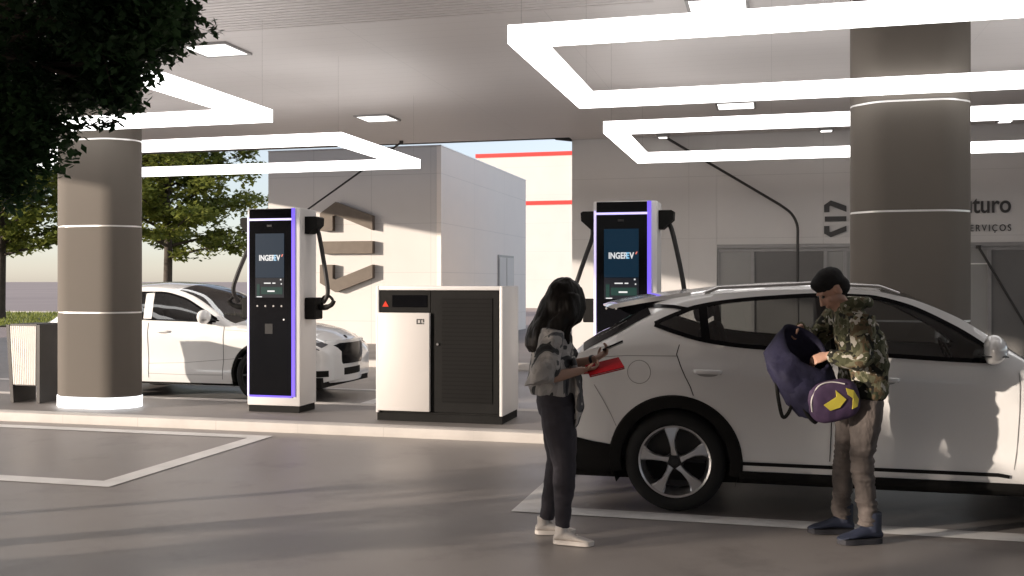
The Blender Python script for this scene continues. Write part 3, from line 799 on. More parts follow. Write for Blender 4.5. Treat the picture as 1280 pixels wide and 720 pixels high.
class Car:
    def __init__(s, sp): s.__dict__.update(sp)
    def zs(s, x):
        z = interp(s.t_sill, x)
        for xw in (s.xr, s.xf):
            dd = s.ra ** 2 - (x - xw) ** 2
            if dd > 0: z = max(z, s.zw + math.sqrt(dd))
        return z
    def prof(s, x):
        zc = interp(s.t_top, x); zr = min(interp(s.t_rail, x), zc - .012); zb = min(interp(s.t_belt, x), zr - .01)
        W = interp(s.t_w, x)
        return zc, zr, zb, W
    def side(s, x, z):
        """half width of the shell at (x, z)"""
        zc, zr, zb, W = s.prof(x)
        yb = W * .965; yr = min(interp(s.t_wr, x), yb)
        if z <= zb:
            g = lin(s.t_sec, z)
            top = s.t_sec_top
            # fade into the shoulder
            f = max(0, min(1, (z - (zb - .16)) / .16))
            return W * (g * (1 - f * f) + .965 * f * f)
        t = min(1, (z - zb) / max(1e-6, zr - zb))
        return yb + (yr - yb) * t + .022 * math.sin(t * math.pi) * min(1, (zr - zb) / .3)
    def build(s, loc, label, group):
        root = tag(empty(s.name, loc), label, 'car', group)
        xs = set()
        n = int(s.L / .045)
        for i in range(n + 1): xs.add(round(s.L * i / n, 4))
        for xw in (s.xr, s.xf):
            for k in range(-24, 25): xs.add(round(xw + s.ra * math.sin(k / 24 * math.pi / 2), 4))
            xs.add(round(xw - s.ra - .004, 4)); xs.add(round(xw + s.ra + .004, 4))
        for e in (.004, .012, .025, .06, .08, .11): xs.add(e); xs.add(round(s.L - e, 4))
        for v in s.keyx: xs.add(round(v, 4))
        xs = sorted(xs)
        ded = [xs[0]]
        for v in xs[1:]:
            if v - ded[-1] > .0025: ded.append(v)
        xs = ded
        NL, NB, ND, NU, NT = 12, 1, 4, 2, 10
        x0, x1 = s.dlo_lo[0][0], s.dlo_lo[-1][0]
        bm = BM(); rows = []
        zone = []
        for x in xs:
            zc, zr, zb, W = s.prof(x)
            zs = min(s.zs(x), zb - .02)
            pts = [(s.side(x, zs) - .05, zs)] 
            for i in range(NL + 1):
                z = zs + (zb - zs) * i / NL
                pts.append((s.side(x, z), z))
            if x0 <= x <= x1:
                lo = lin(s.dlo_lo, x) if s.dlo_sharp else interp(s.dlo_lo, x); hi = interp(s.dlo_hi, x)
            else:
                lo = hi = s.dlo_lo[0][1] if x < x0 else s.dlo_lo[-1][1]
            lo = min(max(lo, zb + .003), zr - .006); hi = min(max(hi, lo), zr - .003)
            pts.append((s.side(x, lo), lo))
            for i in range(1, ND + 1):
                z = lo + (hi - lo) * i / ND; pts.append((s.side(x, z), z))
            for i in range(1, NU + 1):
                z = hi + (zr - hi) * i / NU; pts.append((s.side(x, z), z))
            yr = s.side(x, zr)
            for i in range(1, NT + 1):
                f = 1 - i / NT
                y = yr * math.sin(f * math.pi / 2)
                pts.append((y, zr + (zc - zr) * (1 - (y / yr) ** 2.4)))
            rows.append(pts)
        m = len(rows[0])
        full = 2 * m - 1
        grid = []
        for x, pts in zip(xs, rows):
            # nose and tail are rounded in plan: points near the centre line reach further
            g = []
            for k in range(full):
                y, z = (pts[k][0], pts[k][1]) if k < m else (-pts[full - 1 - k][0], pts[full - 1 - k][1])
                g.append(bm.verts.new((x, -y, z)))
            grid.append(g)
        iD0 = 1 + NL + NB; iD1 = iD0 + ND; iR = iD1 + NU
        faces = []
        for a in range(len(xs) - 1):
            xm = (xs[a] + xs[a + 1]) / 2
            for k in range(full - 1):
                kk = k if k < m - 1 else full - 2 - k
                f = bm.faces.new((grid[a][k], grid[a + 1][k], grid[a + 1][k + 1], grid[a][k + 1]))
                p = 0
                if iD0 <= kk < iD1 and x0 <= xm <= x1:
                    p = 1 if k < m - 1 else 2
                elif kk >= iR + 1 and s.wind[0] < xm < s.wind[1]: p = 3
                elif kk >= iR + 2 and s.rear[0] < xm < s.rear[1]: p = 4
                elif 1 <= kk < iD0 + 99 and kk < iD0:
                    zc_ = f.calc_center_median().z
                    for di, (lo_x, hi_x) in enumerate(s.doors):
                        sl = max(0, 1 - (zc_ - .40) / .75)
                        l2 = lo_x + (s.door_cut * sl if di == 0 else 0)
                        if l2 < xm < hi_x and zc_ > s.door_z: p = (5 if k < m - 1 else 7) + di
                faces.append((f, p))
                f.material_index = p
        # closing caps
        for g in (grid[0][::-1], grid[-1]):
            f = bm.faces.new(g); f.material_index = 0
        bmesh.ops.remove_doubles(bm, verts=bm.verts[:], dist=.0004)
        bmesh.ops.dissolve_degenerate(bm, dist=.0003, edges=bm.edges[:])
        bmesh.ops.recalc_face_normals(bm, faces=bm.faces[:])
        me = bpy.data.meshes.new('car_src'); bm.to_mesh(me); bm.free()
        for p in me.polygons: p.use_smooth = True
        me.set_sharp_from_angle(angle=R(48))
        vn = [None] * len(me.loops)
        cn = me.corner_normals
        for i in range(len(me.loops)): vn[i] = Vector(cn[i].vector)
        names = {0: ('body', 'carwhite'), 1: ('side_window', s.glass), 2: ('side_window', s.glass), 3: ('windshield', 'glass'), 4: ('rear_window', 'glassdark'),
                 5: ('door', 'carwhite'), 6: ('door', 'carwhite'), 7: ('door', 'carwhite'), 8: ('door', 'carwhite')}
        parts = {}
        for key, (nm, mk) in names.items():
            ps = [p for p in me.polygons if p.material_index == key]
            if not ps: continue
            vm = {}; vs = []; fs = []; nrm = []
            for p in ps:
                ff = []
                for li in p.loop_indices:
                    vi = me.loops[li].vertex_index
                    if vi not in vm: vm[vi] = len(vs); vs.append(me.vertices[vi].co.copy())
                    ff.append(vm[vi]); nrm.append(vn[li])
                fs.append(ff)
            q = bpy.data.meshes.new(nm); q.from_pydata(vs, [], fs)
            for p in q.polygons: p.use_smooth = True
            q.normals_split_custom_set([tuple(v) for v in nrm])
            parts[key] = link_mesh(nm, q, MT[mk], root)
        bpy.data.meshes.remove(me)
        s.root = root; s.parts = parts
        return root
    def P(s, x, z, sd, off=.0):
        y = s.side(x, z) + off
        return Vector((x, sd * y, z))
    def ribbon(s, name, pts, w, sd, m, parent, off=.0035, closed=False, thick=0):
        """thin strip following the side of the shell along (x, z) points"""
        bm = BM()
        dn = []
        m_ = len(pts) if closed else len(pts) - 1
        for i in range(m_):
            a, b = pts[i], pts[(i + 1) % len(pts)]
            q = max(1, int(math.hypot(b[0] - a[0], b[1] - a[1]) / .02))
            dn += [(a[0] + (b[0] - a[0]) * t / q, a[1] + (b[1] - a[1]) * t / q) for t in range(q)]
        if not closed: dn.append(pts[-1])
        pts = dn; n = len(pts)
        L = []
        nw = max(1, int(w / .03))
        for i, (x, z) in enumerate(pts):
            a = pts[(i - 1) % n] if (closed or i > 0) else pts[i]; b = pts[(i + 1) % n] if (closed or i < n - 1) else pts[i]
            dx, dz = b[0] - a[0], b[1] - a[1]; l = math.hypot(dx, dz) or 1
            nx, nz = -dz / l, dx / l
            L.append([bm.verts.new(s.P(x + nx * w * (.5 - k / nw), z + nz * w * (.5 - k / nw), sd, off)) for k in range(nw + 1)])
        for i in range(n if closed else n - 1):
            A, B = L[i], L[(i + 1) % n]
            for k in range(nw): bm.faces.new((A[k], A[k + 1], B[k + 1], B[k]))
        o = build(name, bm, m, parent, 180)
        if thick:
            md = o.modifiers.new('t', 'SOLIDIFY'); md.thickness = thick; md.offset = 0
        return o

def arch_trim(c, xw, sd, ri, ro, zcut, m, off=.012):
    bm = BM(); K = 40
    a0 = math.asin(max(-1, min(1, (zcut - c.zw) / ro)))
    prev = None
    for k in range(K + 1):
        a = math.pi - a0 + (2 * a0 - math.pi) * k / K
        q = []
        yref = c.side(min(max(xw + ro * math.cos(a), .15), c.L - .15), c.zw + ro * math.sin(a))
        for r, dy in ((ri, -.10), (ri, off), (ri + .02, off + .006), (ro - .012, off + .004), (ro, off - .012), (ro, -.02)):
            q.append(bm.verts.new((xw + r * math.cos(a), sd * (yref + dy), c.zw + r * math.sin(a))))
        if prev:
            for j in range(5): bm.faces.new((prev[j], prev[j + 1], q[j + 1], q[j]))
        prev = q
    return build('arch_trim', bm, m, c.root, 40)

def well(c, xw, sd, r):
    bm = BM(); K = 24; prev = None
    for k in range(K + 1):
        a = math.pi * k / K * 1.24 - .12 * math.pi
        q = [bm.verts.new((xw + r * math.cos(a), sd * y, c.zw + r * math.sin(a))) for y in (c.hw - .03, c.hw - .42)]
        if prev: bm.faces.new((prev[0], prev[1], q[1], q[0]))
        prev = q
    return build('wheel_well', bm, MT['black'], c.root, 60)

def seat(c, x, y, z, s=1):
    bm = BM()
    box(bm, x - .05, x + .46, y - .25, y + .25, z + .12, z + .30, .05)
    t = BM(); box(t, -.07, .07, -.25, .25, 0, .62, .06); merge(bm, t, Matrix.Translation((x - .04, y, z + .22)) @ Matrix.Rotation(R(-16), 4, 'Y'))
    t = BM(); box(t, -.05, .05, -.14, .14, 0, .20, .04); merge(bm, t, Matrix.Translation((x - .235, y, z + .845)) @ Matrix.Rotation(R(-10), 4, 'Y'))
    return build('seat', bm, MT['interior'], c.root, 40)

def mirror(c, x, z, sd, m):
    bm = BM()
    yb = c.side(x, z)
    ellipsoid(bm, (x, sd * (yb + .155), z + .05), (.085, .135, .098))
    for v in bm.verts:
        if v.co.x < x - .035: v.co.x = x - .035 + (v.co.x - x + .035) * .15
    o = build('mirror', bm, m, c.root, 60)
    bm = BM(); tube(bm, [(x + .03, sd * (yb - .02), z - .045), (x + .01, sd * (yb + .06), z - .04), (x, sd * (yb + .12), z - .02)], [(.03, .018), (.028, .016), (.03, .02)], 10); build('bracket', bm, MT['gloss'], o, 60)
    bm = BM(); box(bm, x - .075, x + .072, *sorted((sd * (yb + .05), sd * (yb + .265))), z + .008, z + .016, .002); build('trim_line', bm, MT['gloss'], o)
    return o

def handle(c, x, z, sd, door, lw=.19):
    bm = BM()
    P = [c.P(x - lw / 2, z - .004, sd, -.004), c.P(x - lw / 2 + .02, z, sd, .026), c.P(x, z + .002, sd, .036), c.P(x + lw / 2 - .02, z, sd, .026), c.P(x + lw / 2, z - .004, sd, -.004)]
    tube(bm, smooth_path(P, 4), (.009, .017), 10, side=(0, 1, 0))
    h = build('handle', bm, MT['carwhite'], door, 60)
    bm = BM(); K = 20
    cen = bm.verts.new(c.P(x, z - .012, sd, .003)); ring = [bm.verts.new(c.P(x + .075 * math.cos(2 * math.pi * k / K), z - .014 + .022 * math.sin(2 * math.pi * k / K), sd, .003)) for k in range(K)]
    for k in range(K): bm.faces.new((cen, ring[k], ring[(k + 1) % K]))
    build('recess', bm, MT['grey'], h, 180)

# --- the SUV in front
suv = Car(dict(name='white_suv', L=4.70, hw=.945, xr=.95, xf=3.715, zw=.362, ra=.455, glass='glass',
    t_top=[(0, .62), (.02, .86), (.06, 1.02), (.14, 1.11), (.22, 1.19), (.30, 1.25), (.45, 1.335), (.60, 1.425), (.70, 1.485), (.80, 1.54), (.95, 1.582), (1.2, 1.615), (1.8, 1.65), (2.2, 1.645), (2.45, 1.61), (2.8, 1.46), (3.15, 1.25), (3.38, 1.105), (3.6, 1.065), (4.0, 1.02), (4.4, .93), (4.6, .82), (4.7, .68)],
    t_rail=[(0, .60), (.02, .84), (.06, .99), (.14, 1.08), (.22, 1.155), (.30, 1.215), (.45, 1.30), (.60, 1.385), (.70, 1.44), (.80, 1.49), (.95, 1.53), (1.2, 1.56), (1.8, 1.595), (2.2, 1.595), (2.5, 1.545), (2.83, 1.415), (3.05, 1.275), (3.22, 1.15), (3.38, 1.06), (3.6, 1.01), (4.0, .965), (4.4, .88), (4.6, .77), (4.7, .65)],
    t_belt=[(0, .55), (.02, .80), (.06, .95), (.14, 1.03), (.24, 1.12), (.5, 1.19), (.82, 1.205), (1.2, 1.165), (1.7, 1.125), (2.4, 1.095), (3.0, 1.075), (3.3, 1.04), (3.6, .98), (4.0, .93), (4.4, .85), (4.6, .74), (4.7, .62)],
    t_w=[(0, .66), (.01, .73), (.03, .79), (.08, .85), (.18, .90), (.4, .935), (.9, .945), (1.8, .940), (2.6, .938), (3.6, .945), (4.2, .925), (4.5, .86), (4.62, .78), (4.7, .62)],
    t_wr=[(0, .60), (.1, .70), (.4, .71), (.7, .705), (1.2, .735), (2.0, .735), (2.6, .745), (3.0, .79), (3.3, .84), (3.6, .86), (4.3, .80), (4.7, .55)],
    t_sill=[(0, .44), (.2, .33), (.45, .29), (.9, .27), (1.4, .255), (3.0, .255), (3.7, .26), (4.3, .24), (4.7, .27)],
    t_sec=[(.20, .925), (.30, .962), (.36, .985), (.42, .968), (.55, .958), (.72, .975), (.90, .992), (1.00, 1.0), (1.035, .998), (1.075, .982), (1.14, .974), (1.25, .968)], t_sec_top=1.2,
    dlo_lo=[(.80, 1.345), (.98, 1.285), (1.16, 1.238), (1.40, 1.205), (1.75, 1.182), (2.40, 1.152), (3.03, 1.128), (3.09, 1.128)],
    dlo_hi=[(.80, 1.345), (.92, 1.40), (1.08, 1.462), (1.30, 1.503), (1.6, 1.533), (1.95, 1.552), (2.25, 1.545), (2.50, 1.49), (2.80, 1.35), (3.0, 1.22), (3.09, 1.145)], dlo_sharp=False,
    wind=(2.36, 3.36), rear=(.28, .74), doors=[(1.01, 2.02), (2.03, 3.17)], door_cut=.44, door_z=.40, keyx=[.80, 2.02, 2.03, 2.36, 3.36, 3.09, .28, .74]))
SUVX, SUVY = -1.62, 8.10
suv.build((SUVX, SUVY, 0), 'white SUV with five spoke wheels parked behind the woman and the man', None)
c = suv
seam_pts = lambda P: [(x, z) for x, z in P]
for sd in (-1, 1):
    for xw in (c.xr, c.xf):
        arch_trim(c, xw, sd, .388, .478, .26, MT['black']); well(c, xw, sd, .452)
        wheel(c.root, 'wheel', xw, sd * (c.hw - .135), c.zw, .362, .262, .235, 'five', sd)
    pw = 5 if sd < 0 else 7
    rd, fd = c.parts.get(pw), c.parts.get(pw + 1)
    # window surround, pillars
    lo = [(x / 100, interp(c.dlo_lo, x / 100)) for x in range(80, 310, 4)] + [(3.09, 1.128)]
    hi = [(x / 100, interp(c.dlo_hi, x / 100)) for x in range(80, 310, 4)] + [(3.09, 1.145)]
    c.ribbon('window_trim', [(x, z - .006) for x, z in lo], .030, sd, MT['gloss'], c.root, .004)
    c.ribbon('window_trim', [(x, z + .002) for x, z in hi], .028, sd, MT['gloss'], c.root, .004)
    wn = c.parts[1 if sd < 0 else 2]
    c.ribbon('pillar_trim', [(2.07 - .05 * t, 1.16 + .39 * t) for t in (0, .25, .5, .75, 1)], .085, sd, MT['gloss'], wn, .003)
    c.ribbon('pillar_trim', [(1.17 - .03 * t, 1.235 + .24 * t) for t in (0, .25, .5, .75, 1)], .060, sd, MT['gloss'], wn, .003)
    c.ribbon('sill_moulding', [(1.42 + .05 * k, .372) for k in range(34)] + [(3.14, .362)], .024, sd, MT['black'], c.root, .006)
    c.ribbon('sill_cladding', [(1.40 + .05 * k, .278) for k in range(38)], .075, sd, MT['black'], c.root, .010, thick=.012)
    # shut lines
    c.ribbon('shut_line', [(.985, 1.20), (.965, 1.13), (.995, 1.05), (1.03, .97), (1.065, .90), (1.085, .84)], .006, sd, MT['black'], c.root)
    c.ribbon('shut_line', [(2.025, 1.14), (2.025, .9), (2.02, .6), (2.01, .41)], .006, sd, MT['black'], c.root)
    c.ribbon('shut_line', [(3.20, 1.05), (3.20, .8), (3.19, .55), (3.17, .41)], .005, sd, MT['grey'], c.root)
    c.ribbon('shut_line', [(.12, 1.05), (.3, 1.09), (.6, 1.115), (.965, 1.118)], .005, sd, MT['grey'], c.root)
    c.ribbon('shut_line', [(.37, .90), (.43, .80), (.49, .69), (.53, .60)], .005, sd, MT['grey'], c.root)
    if rd is not None: handle(c, 1.185, 1.012, sd, rd)
    if fd is not None: handle(c, 2.36, .985, sd, fd)
    mirror(c, 3.02, 1.155, sd, MT['carwhite'])
    # rear bumper lower cladding and tail
    c.ribbon('bumper_cladding', [(.012, .43), (.05, .425), (.12, .41), (.22, .39), (.34, .37), (.50, .35)], .23, sd, MT['black'], c.root, .006, thick=.012)
    c.ribbon('tail_lamp', [(.03, .93), (.08, .955), (.2, .985), (.34, 1.0)], .045, sd, MT['redlens'], c.root, .004)
    # dark quarter trim below the spoiler
    c.ribbon('quarter_trim', [(x / 100, interp(c.t_rail, x / 100) - .030) for x in range(27, 76, 3)], .062, sd, MT['gloss'], c.root, .006)
    c.ribbon('quarter_trim', [(.68, 1.462), (.82, 1.474), (.93, 1.468), (1.03, 1.452)], .024, sd, MT['gloss'], c.root, .006)
    c.ribbon('quarter_strip', [(x / 100, interp(c.t_rail, x / 100) - .010) for x in range(34, 60, 3)], .012, sd, MT['chrome'], c.root, .009)
    bm = BM(); tube(bm, [(1.15, sd * .715, 1.565), (1.25, sd * .715, 1.605), (1.9, sd * .72, 1.637), (2.35, sd * .725, 1.615), (2.48, sd * .73, 1.565)], .014, 8); build('roof_rail', bm, MT['chrome'], c.root, 60)
c.ribbon('fuel_flap', [(.70 + .083 * math.cos(2 * math.pi * k / 36), 1.0 + .083 * math.sin(2 * math.pi * k / 36)) for k in range(36)], .0045, -1, MT['grey'], c.root, closed=True)
bm = BM()   # roof spoiler over the tailgate
prism(bm, [(.33, 1.478), (.37, 1.497), (.62, 1.548), (.95, 1.592), (.95, 1.56), (.62, 1.512), (.37, 1.466)], lambda a, b, t: (a, t, b), -.70, .70)
bmesh.ops.bisect_plane(bm, geom=bm.verts[:] + bm.edges[:] + bm.faces[:], plane_co=(0, -.55, 0), plane_no=(0, 1, 0))
for q in (-.35, 0, .35, .55): bmesh.ops.bisect_plane(bm, geom=bm.verts[:] + bm.edges[:] + bm.faces[:], plane_co=(0, q, 0), plane_no=(0, 1, 0))
for v in bm.verts: v.co.z -= .018 * (abs(v.co.y) / .70) ** 2; v.co.x += .10 * (abs(v.co.y) / .70) ** 3
build('roof_spoiler', bm, MT['carwhite'], c.root, 40)
bm = BM(); prism(bm, [(.47, 1.470), (.62, 1.505), (.95, 1.555), (.95, 1.50), (.74, 1.452), (.60, 1.40)], lambda a, b, t: (a, t, b), -.655, .655); build('spoiler_base', bm, MT['gloss'], c.root)
bm = BM(); box(bm, .12, 4.6, -.80, .80, .21, .34); build('underbody', bm, MT['black'], c.root)
bm = BM(); box(bm, .55, 3.6, -.84, .84, .36, .62, .03); box(bm, 3.05, 3.55, -.80, .80, .62, 1.02, .05); build('cabin_floor', bm, MT['interior'], c.root)
for x in (1.35, 2.35):
    for y in (-.38, .38): seat(c, x, y, .50)
bm = BM(); t = BM(); lathe(t, [(.165, -.012), (.18, 0), (.165, .012), (.15, 0), (.165, -.012)], 28, 'z'); merge(bm, t, Matrix.Translation((2.98, .38, 1.05)) @ Matrix.Rotation(R(65), 4, 'Y')); build('steering_wheel', bm, MT['interior'], c.root, 60)
bm = BM()
prism(bm, [(4.63, .70), (4.63, .84), (4.30, .93), (4.28, .86)], lambda a, b, t: (a + .06, t, b), -.80, -.55); build('headlight', bm, MT['lampglass'], c.root)
bm = BM()
prism(bm, [(4.63, .70), (4.63, .84), (4.30, .93), (4.28, .86)], lambda a, b, t: (a + .06, t, b), .55, .80); build('headlight', bm, MT['lampglass'], c.root)
bm = BM(); box(bm, 4.68, 4.715, -.5, .5, .36, .60, .01); build('grille', bm, MT['black'], c.root)

# --- the sleek white car behind the charger
cay = Car(dict(name='white_car', L=4.72, hw=.96, xr=.98, xf=3.78, zw=.372, ra=.44, glass='glassdark',
    t_top=[(0, .70), (.03, .95), (.12, 1.06), (.3, 1.16), (.55, 1.36), (.9, 1.52), (1.4, 1.625), (1.9, 1.65), (2.3, 1.62), (2.6, 1.54), (3.0, 1.32), (3.32, 1.125), (3.6, 1.09), (4.0, 1.05), (4.35, .985), (4.58, .885), (4.68, .80), (4.72, .70)],
    t_rail=[(0, .68), (.03, .92), (.12, 1.03), (.3, 1.12), (.55, 1.30), (.9, 1.45), (1.4, 1.545), (1.9, 1.57), (2.3, 1.54), (2.6, 1.455), (3.0, 1.25), (3.25, 1.10), (3.4, 1.055), (3.7, 1.02), (4.0, .985), (4.35, .90), (4.58, .80), (4.68, .72), (4.72, .64)],
    t_belt=[(0, .62), (.03, .86), (.12, .97), (.3, 1.04), (.8, 1.12), (1.6, 1.10), (2.6, 1.07), (3.1, 1.045), (3.3, 1.02), (3.7, .985), (4.0, .94), (4.35, .85), (4.58, .75), (4.68, .67), (4.72, .60)],
    t_w=[(0, .62), (.02, .72), (.08, .82), (.25, .90), (.6, .955), (1.0, .965), (1.8, .945), (2.7, .945), (3.7, .965), (4.15, .94), (4.4, .885), (4.55, .82), (4.66, .735), (4.72, .62)],
    t_wr=[(0, .55), (.3, .66), (.9, .68), (1.5, .70), (2.2, .70), (2.6, .73), (3.0, .80), (3.3, .84), (3.8, .82), (4.3, .74), (4.72, .52)],
    t_sill=[(0, .42), (.3, .30), (.9, .25), (1.4, .24), (3.2, .24), (4.1, .24), (4.45, .24), (4.72, .30)],
    t_sec=[(.20, .92), (.30, .955), (.40, .975), (.55, .968), (.72, .985), (.85, 1.0), (.95, .995), (1.1, .972), (1.25, .966)], t_sec_top=1.2,
    dlo_lo=[(.72, 1.24), (1.0, 1.16), (1.5, 1.135), (2.4, 1.112), (3.06, 1.10), (3.12, 1.10)],
    dlo_hi=[(.72, 1.24), (.95, 1.36), (1.3, 1.45), (1.7, 1.495), (2.1, 1.495), (2.45, 1.43), (2.8, 1.275), (3.0, 1.17), (3.12, 1.11)], dlo_sharp=False,
    wind=(2.38, 3.34), rear=(.16, .70), doors=[(1.15, 2.02), (2.03, 3.22)], door_cut=.34, door_z=.36, keyx=[.72, 2.02, 2.03, 2.38, 3.34, 3.12]))
CX, CY = -10.52, 13.20
cay.build((CX, CY, 0), 'sleek white car with dark grille parked behind the left charger and column', None)
c = cay
for sd in (-1, 1):
    for xw in (c.xr, c.xf):
        arch_trim(c, xw, sd, .40, .452, .26, MT['black'], .006); well(c, xw, sd, .438)
        wheel(c.root, 'wheel', xw, sd * (c.hw - .125), c.zw, .372, .275, .25, 'ten', sd)
    pw = 5 if sd < 0 else 7
    rd, fd = c.parts.get(pw), c.parts.get(pw + 1)
    lo = [(x / 100, interp(c.dlo_lo, x / 100)) for x in range(72, 312, 4)]; hi = [(x / 100, interp(c.dlo_hi, x / 100)) for x in range(72, 312, 4)]
    c.ribbon('window_trim', [(x, z - .004) for x, z in lo], .022, sd, MT['gloss'], c.root, .004)
    c.ribbon('window_trim', [(x, z + .002) for x, z in hi], .024, sd, MT['gloss'], c.root, .004)
    wn = c.parts[1 if sd < 0 else 2]
    c.ribbon('pillar_trim', [(2.00, 1.12), (1.99, 1.25), (1.97, 1.38), (1.95, 1.49)], .13, sd, MT['carwhite'], wn, .004)
    c.ribbon('shut_line', [(2.025, 1.07), (2.03, .8), (2.03, .5), (2.02, .30)], .007, sd, MT['black'], c.root)
    c.ribbon('shut_line', [(3.225, 1.03), (3.225, .8), (3.215, .55), (3.19, .30)], .007, sd, MT['black'], c.root)
    c.ribbon('shut_line', [(2.03, .36), (2.6, .352), (3.2, .36)], .006, sd, MT['grey'], c.root)
    c.ribbon('shut_line', [(2.04, .50), (2.6, .52), (3.0, .555), (3.5, .60)], .006, sd, MT['grey'], c.root)
    c.ribbon('shut_line', [(3.24, .985), (3.5, .975), (3.9, .945), (4.25, .885)], .005, sd, MT['grey'], c.root)
    if rd is not None: handle(c, 1.28, .965, sd, rd, .2)
    if fd is not None: handle(c, 2.28, .955, sd, fd, .2)
    mirror(c, 2.98, 1.115, sd, MT['carwhite'])
    hl = c.ribbon('headlight', [(4.14, .868), (4.26, .862), (4.40, .835), (4.52, .79), (4.60, .745)], .085, sd, MT['lampglass'], c.root, .006)
    for k in range(2):
        bm = BM(); ellipsoid(bm, c.P(4.36 + k * .14, .838 - .05 * k, sd, .004), (.035, .014, .024), u=12, v=8); build('lamp_unit', bm, MT['chrome'], hl, 60)
    c.ribbon('bumper_band', [(4.20, .385), (4.40, .39), (4.55, .392), (4.68, .392)], .085, sd, MT['black'], c.root, .008)
# nose: grille, lower lip, intake band built as real depth on the front face
def nose(zlist, yl, m, name, depth, x0=4.70, inner=None):
    bm = BM(); K = 18; rows = []
    for (z, hw2) in zlist:
        rows.append([(x0 + depth - .20 * (abs(2 * k / K - 1) ** 2.4) * (hw2 / .70), (2 * k / K - 1) * hw2, z) for k in range(K + 1)])
    F = [[bm.verts.new(p) for p in r] for r in rows]
    Bk = [[bm.verts.new((p[0] - .12, p[1], p[2])) for p in r] for r in rows]
    n = len(rows)
    for i in range(n - 1):
        for k in range(K):
            bm.faces.new((F[i][k], F[i][k + 1], F[i + 1][k + 1], F[i + 1][k]))
            bm.faces.new((Bk[i][k], Bk[i + 1][k], Bk[i + 1][k + 1], Bk[i][k + 1]))
        bm.faces.new((F[i][0], F[i + 1][0], Bk[i + 1][0], Bk[i][0])); bm.faces.new((F[i][K], Bk[i][K], Bk[i + 1][K], F[i + 1][K]))
    for k in range(K):
        bm.faces.new((F[0][k], Bk[0][k], Bk[0][k + 1], F[0][k + 1])); bm.faces.new((F[n - 1][k], F[n - 1][k + 1], Bk[n - 1][k + 1], Bk[n - 1][k]))
    return build(name, bm, m, c.root, 40)
nose([(.25, .62), (.28, .72), (.34, .74)], 0, MT['carwhite'], 'front_lip', .045)
nose([(.343, .74), (.39, .75), (.44, .74)], 0, MT['black'], 'lower_intake', .040)
nose([(.443, .74), (.52, .75), (.62, .74), (.72, .70), (.80, .64), (.835, .56)], 0, MT['carwhite'], 'front_bumper', .050)
g = nose([(.50, .52), (.53, .60), (.64, .64), (.76, .60), (.795, .52)], 0, MT['gloss'], 'grille', .068)
bm = BM(); ellipsoid(bm, (4.615, 0, .868), (.035, .03, .012), Matrix.Rotation(R(38), 3, 'Y'), 16, 8); build('bonnet_badge', bm, MT['rimdark'], c.root, 60)
bm = BM(); box(bm, .15, 4.62, -.80, .80, .20, .34); build('underbody', bm, MT['black'], c.root)
bm = BM(); box(bm, .5, 3.6, -.84, .84, .345, .62, .03); box(bm, 3.05, 3.55, -.80, .80, .62, 1.0, .05); build('cabin_floor', bm, MT['interior'], c.root)
for x in (1.35, 2.30):
    for y in (-.38, .38): seat(c, x, y, .46)
bm = BM(); t = BM(); lathe(t, [(.165, -.012), (.18, 0), (.165, .012), (.15, 0), (.165, -.012)], 28, 'z'); merge(bm, t, Matrix.Translation((2.92, .38, 1.02)) @ Matrix.Rotation(R(65), 4, 'Y')); build('steering_wheel', bm, MT['interior'], c.root, 60)

# ------------------------------------------------------------------ trees
def leaves_into(bm, c, r, n, size, rg, flat=.7, droop=0):
    for i in range(n):
        while True:
            p = Vector((rg.uniform(-1, 1), rg.uniform(-1, 1), rg.uniform(-1, 1)))
            if p.length <= 1: break
        p = Vector((p.x * r, p.y * r, p.z * r * flat)) + c
        s = size * rg.uniform(.6, 1.25)
        a = rg.uniform(0, 6.283); t = rg.uniform(-.8, .8) - droop
        d = Vector((math.cos(a) * math.cos(t), math.sin(a) * math.cos(t), math.sin(t)))
        w = d.cross(Vector((rg.uniform(-.6, .6), rg.uniform(-.6, .6), 1))).normalized() * s * .30
        tip = p + d * s; mid = p + d * s * .45
        bm.faces.new([bm.verts.new(q) for q in (p, mid + w, tip, mid - w)])

def far_tree(x, y, ht, rad, label, seed):
    rg = random.Random(seed)
    o = tag(empty('broadleaf_tree', (x, y, .03)), label, 'tree', 'broadleaf trees on the grass strip')
    bm = BM(); lb_ = BM()
    zf = ht * .33
    tube(bm, [(0, 0, -.05), (.02, 0, .5), (.05, .03, zf), (.02, .02, ht * .62), (0, 0, ht * .9)], [.24, .19, .17, .10, .03], 10)
    for k in range(34):
        t = k / 33
        z0 = zf * (.9 + .1 * rg.random()) + (ht * .88 - zf) * t
        a = k * 2.4 + rg.uniform(-.3, .3)
        # broad layered crown, widest in the lower third
        L = rad * (1.0 - .62 * t ** 1.5) * rg.uniform(.78, 1.08)
        p0 = Vector((.03, .02, z0)); dirv = Vector((math.cos(a), math.sin(a), .16 + .5 * t))
        pts = [p0, p0 + dirv * L * .35 + Vector((0, 0, .10)), p0 + dirv * L * .7 + Vector((0, 0, .08)), p0 + dirv * L * .98]
        tube(bm, pts, [.075 - .03 * t, .05, .028, .010], 6)
        for j in range(9):
            u = .26 + .74 * j / 8
            q = pts[0].lerp(pts[-1], u) + Vector((rg.gauss(0, .32), rg.gauss(0, .32), rg.uniform(-.12, .30)))
            leaves_into(lb_, q, rg.uniform(.35, .85), 85, .27, rg, .45)
            if j % 3 == 1: tube(bm, [pts[0].lerp(pts[-1], u), q], [.018, .006], 5)
    build('trunk', bm, MT['bark'], o, 60)
    build('crown', lb_, MT['leaf_far'], o)
far_tree(-24.7, 37.0, 8.6, 4.7, 'olive green spreading tree seen above the sleek white car roof', 3)
far_tree(-32.2, 36.0, 8.8, 4.4, 'olive green tree with its dark trunk rising above the ribbed bin', 11)

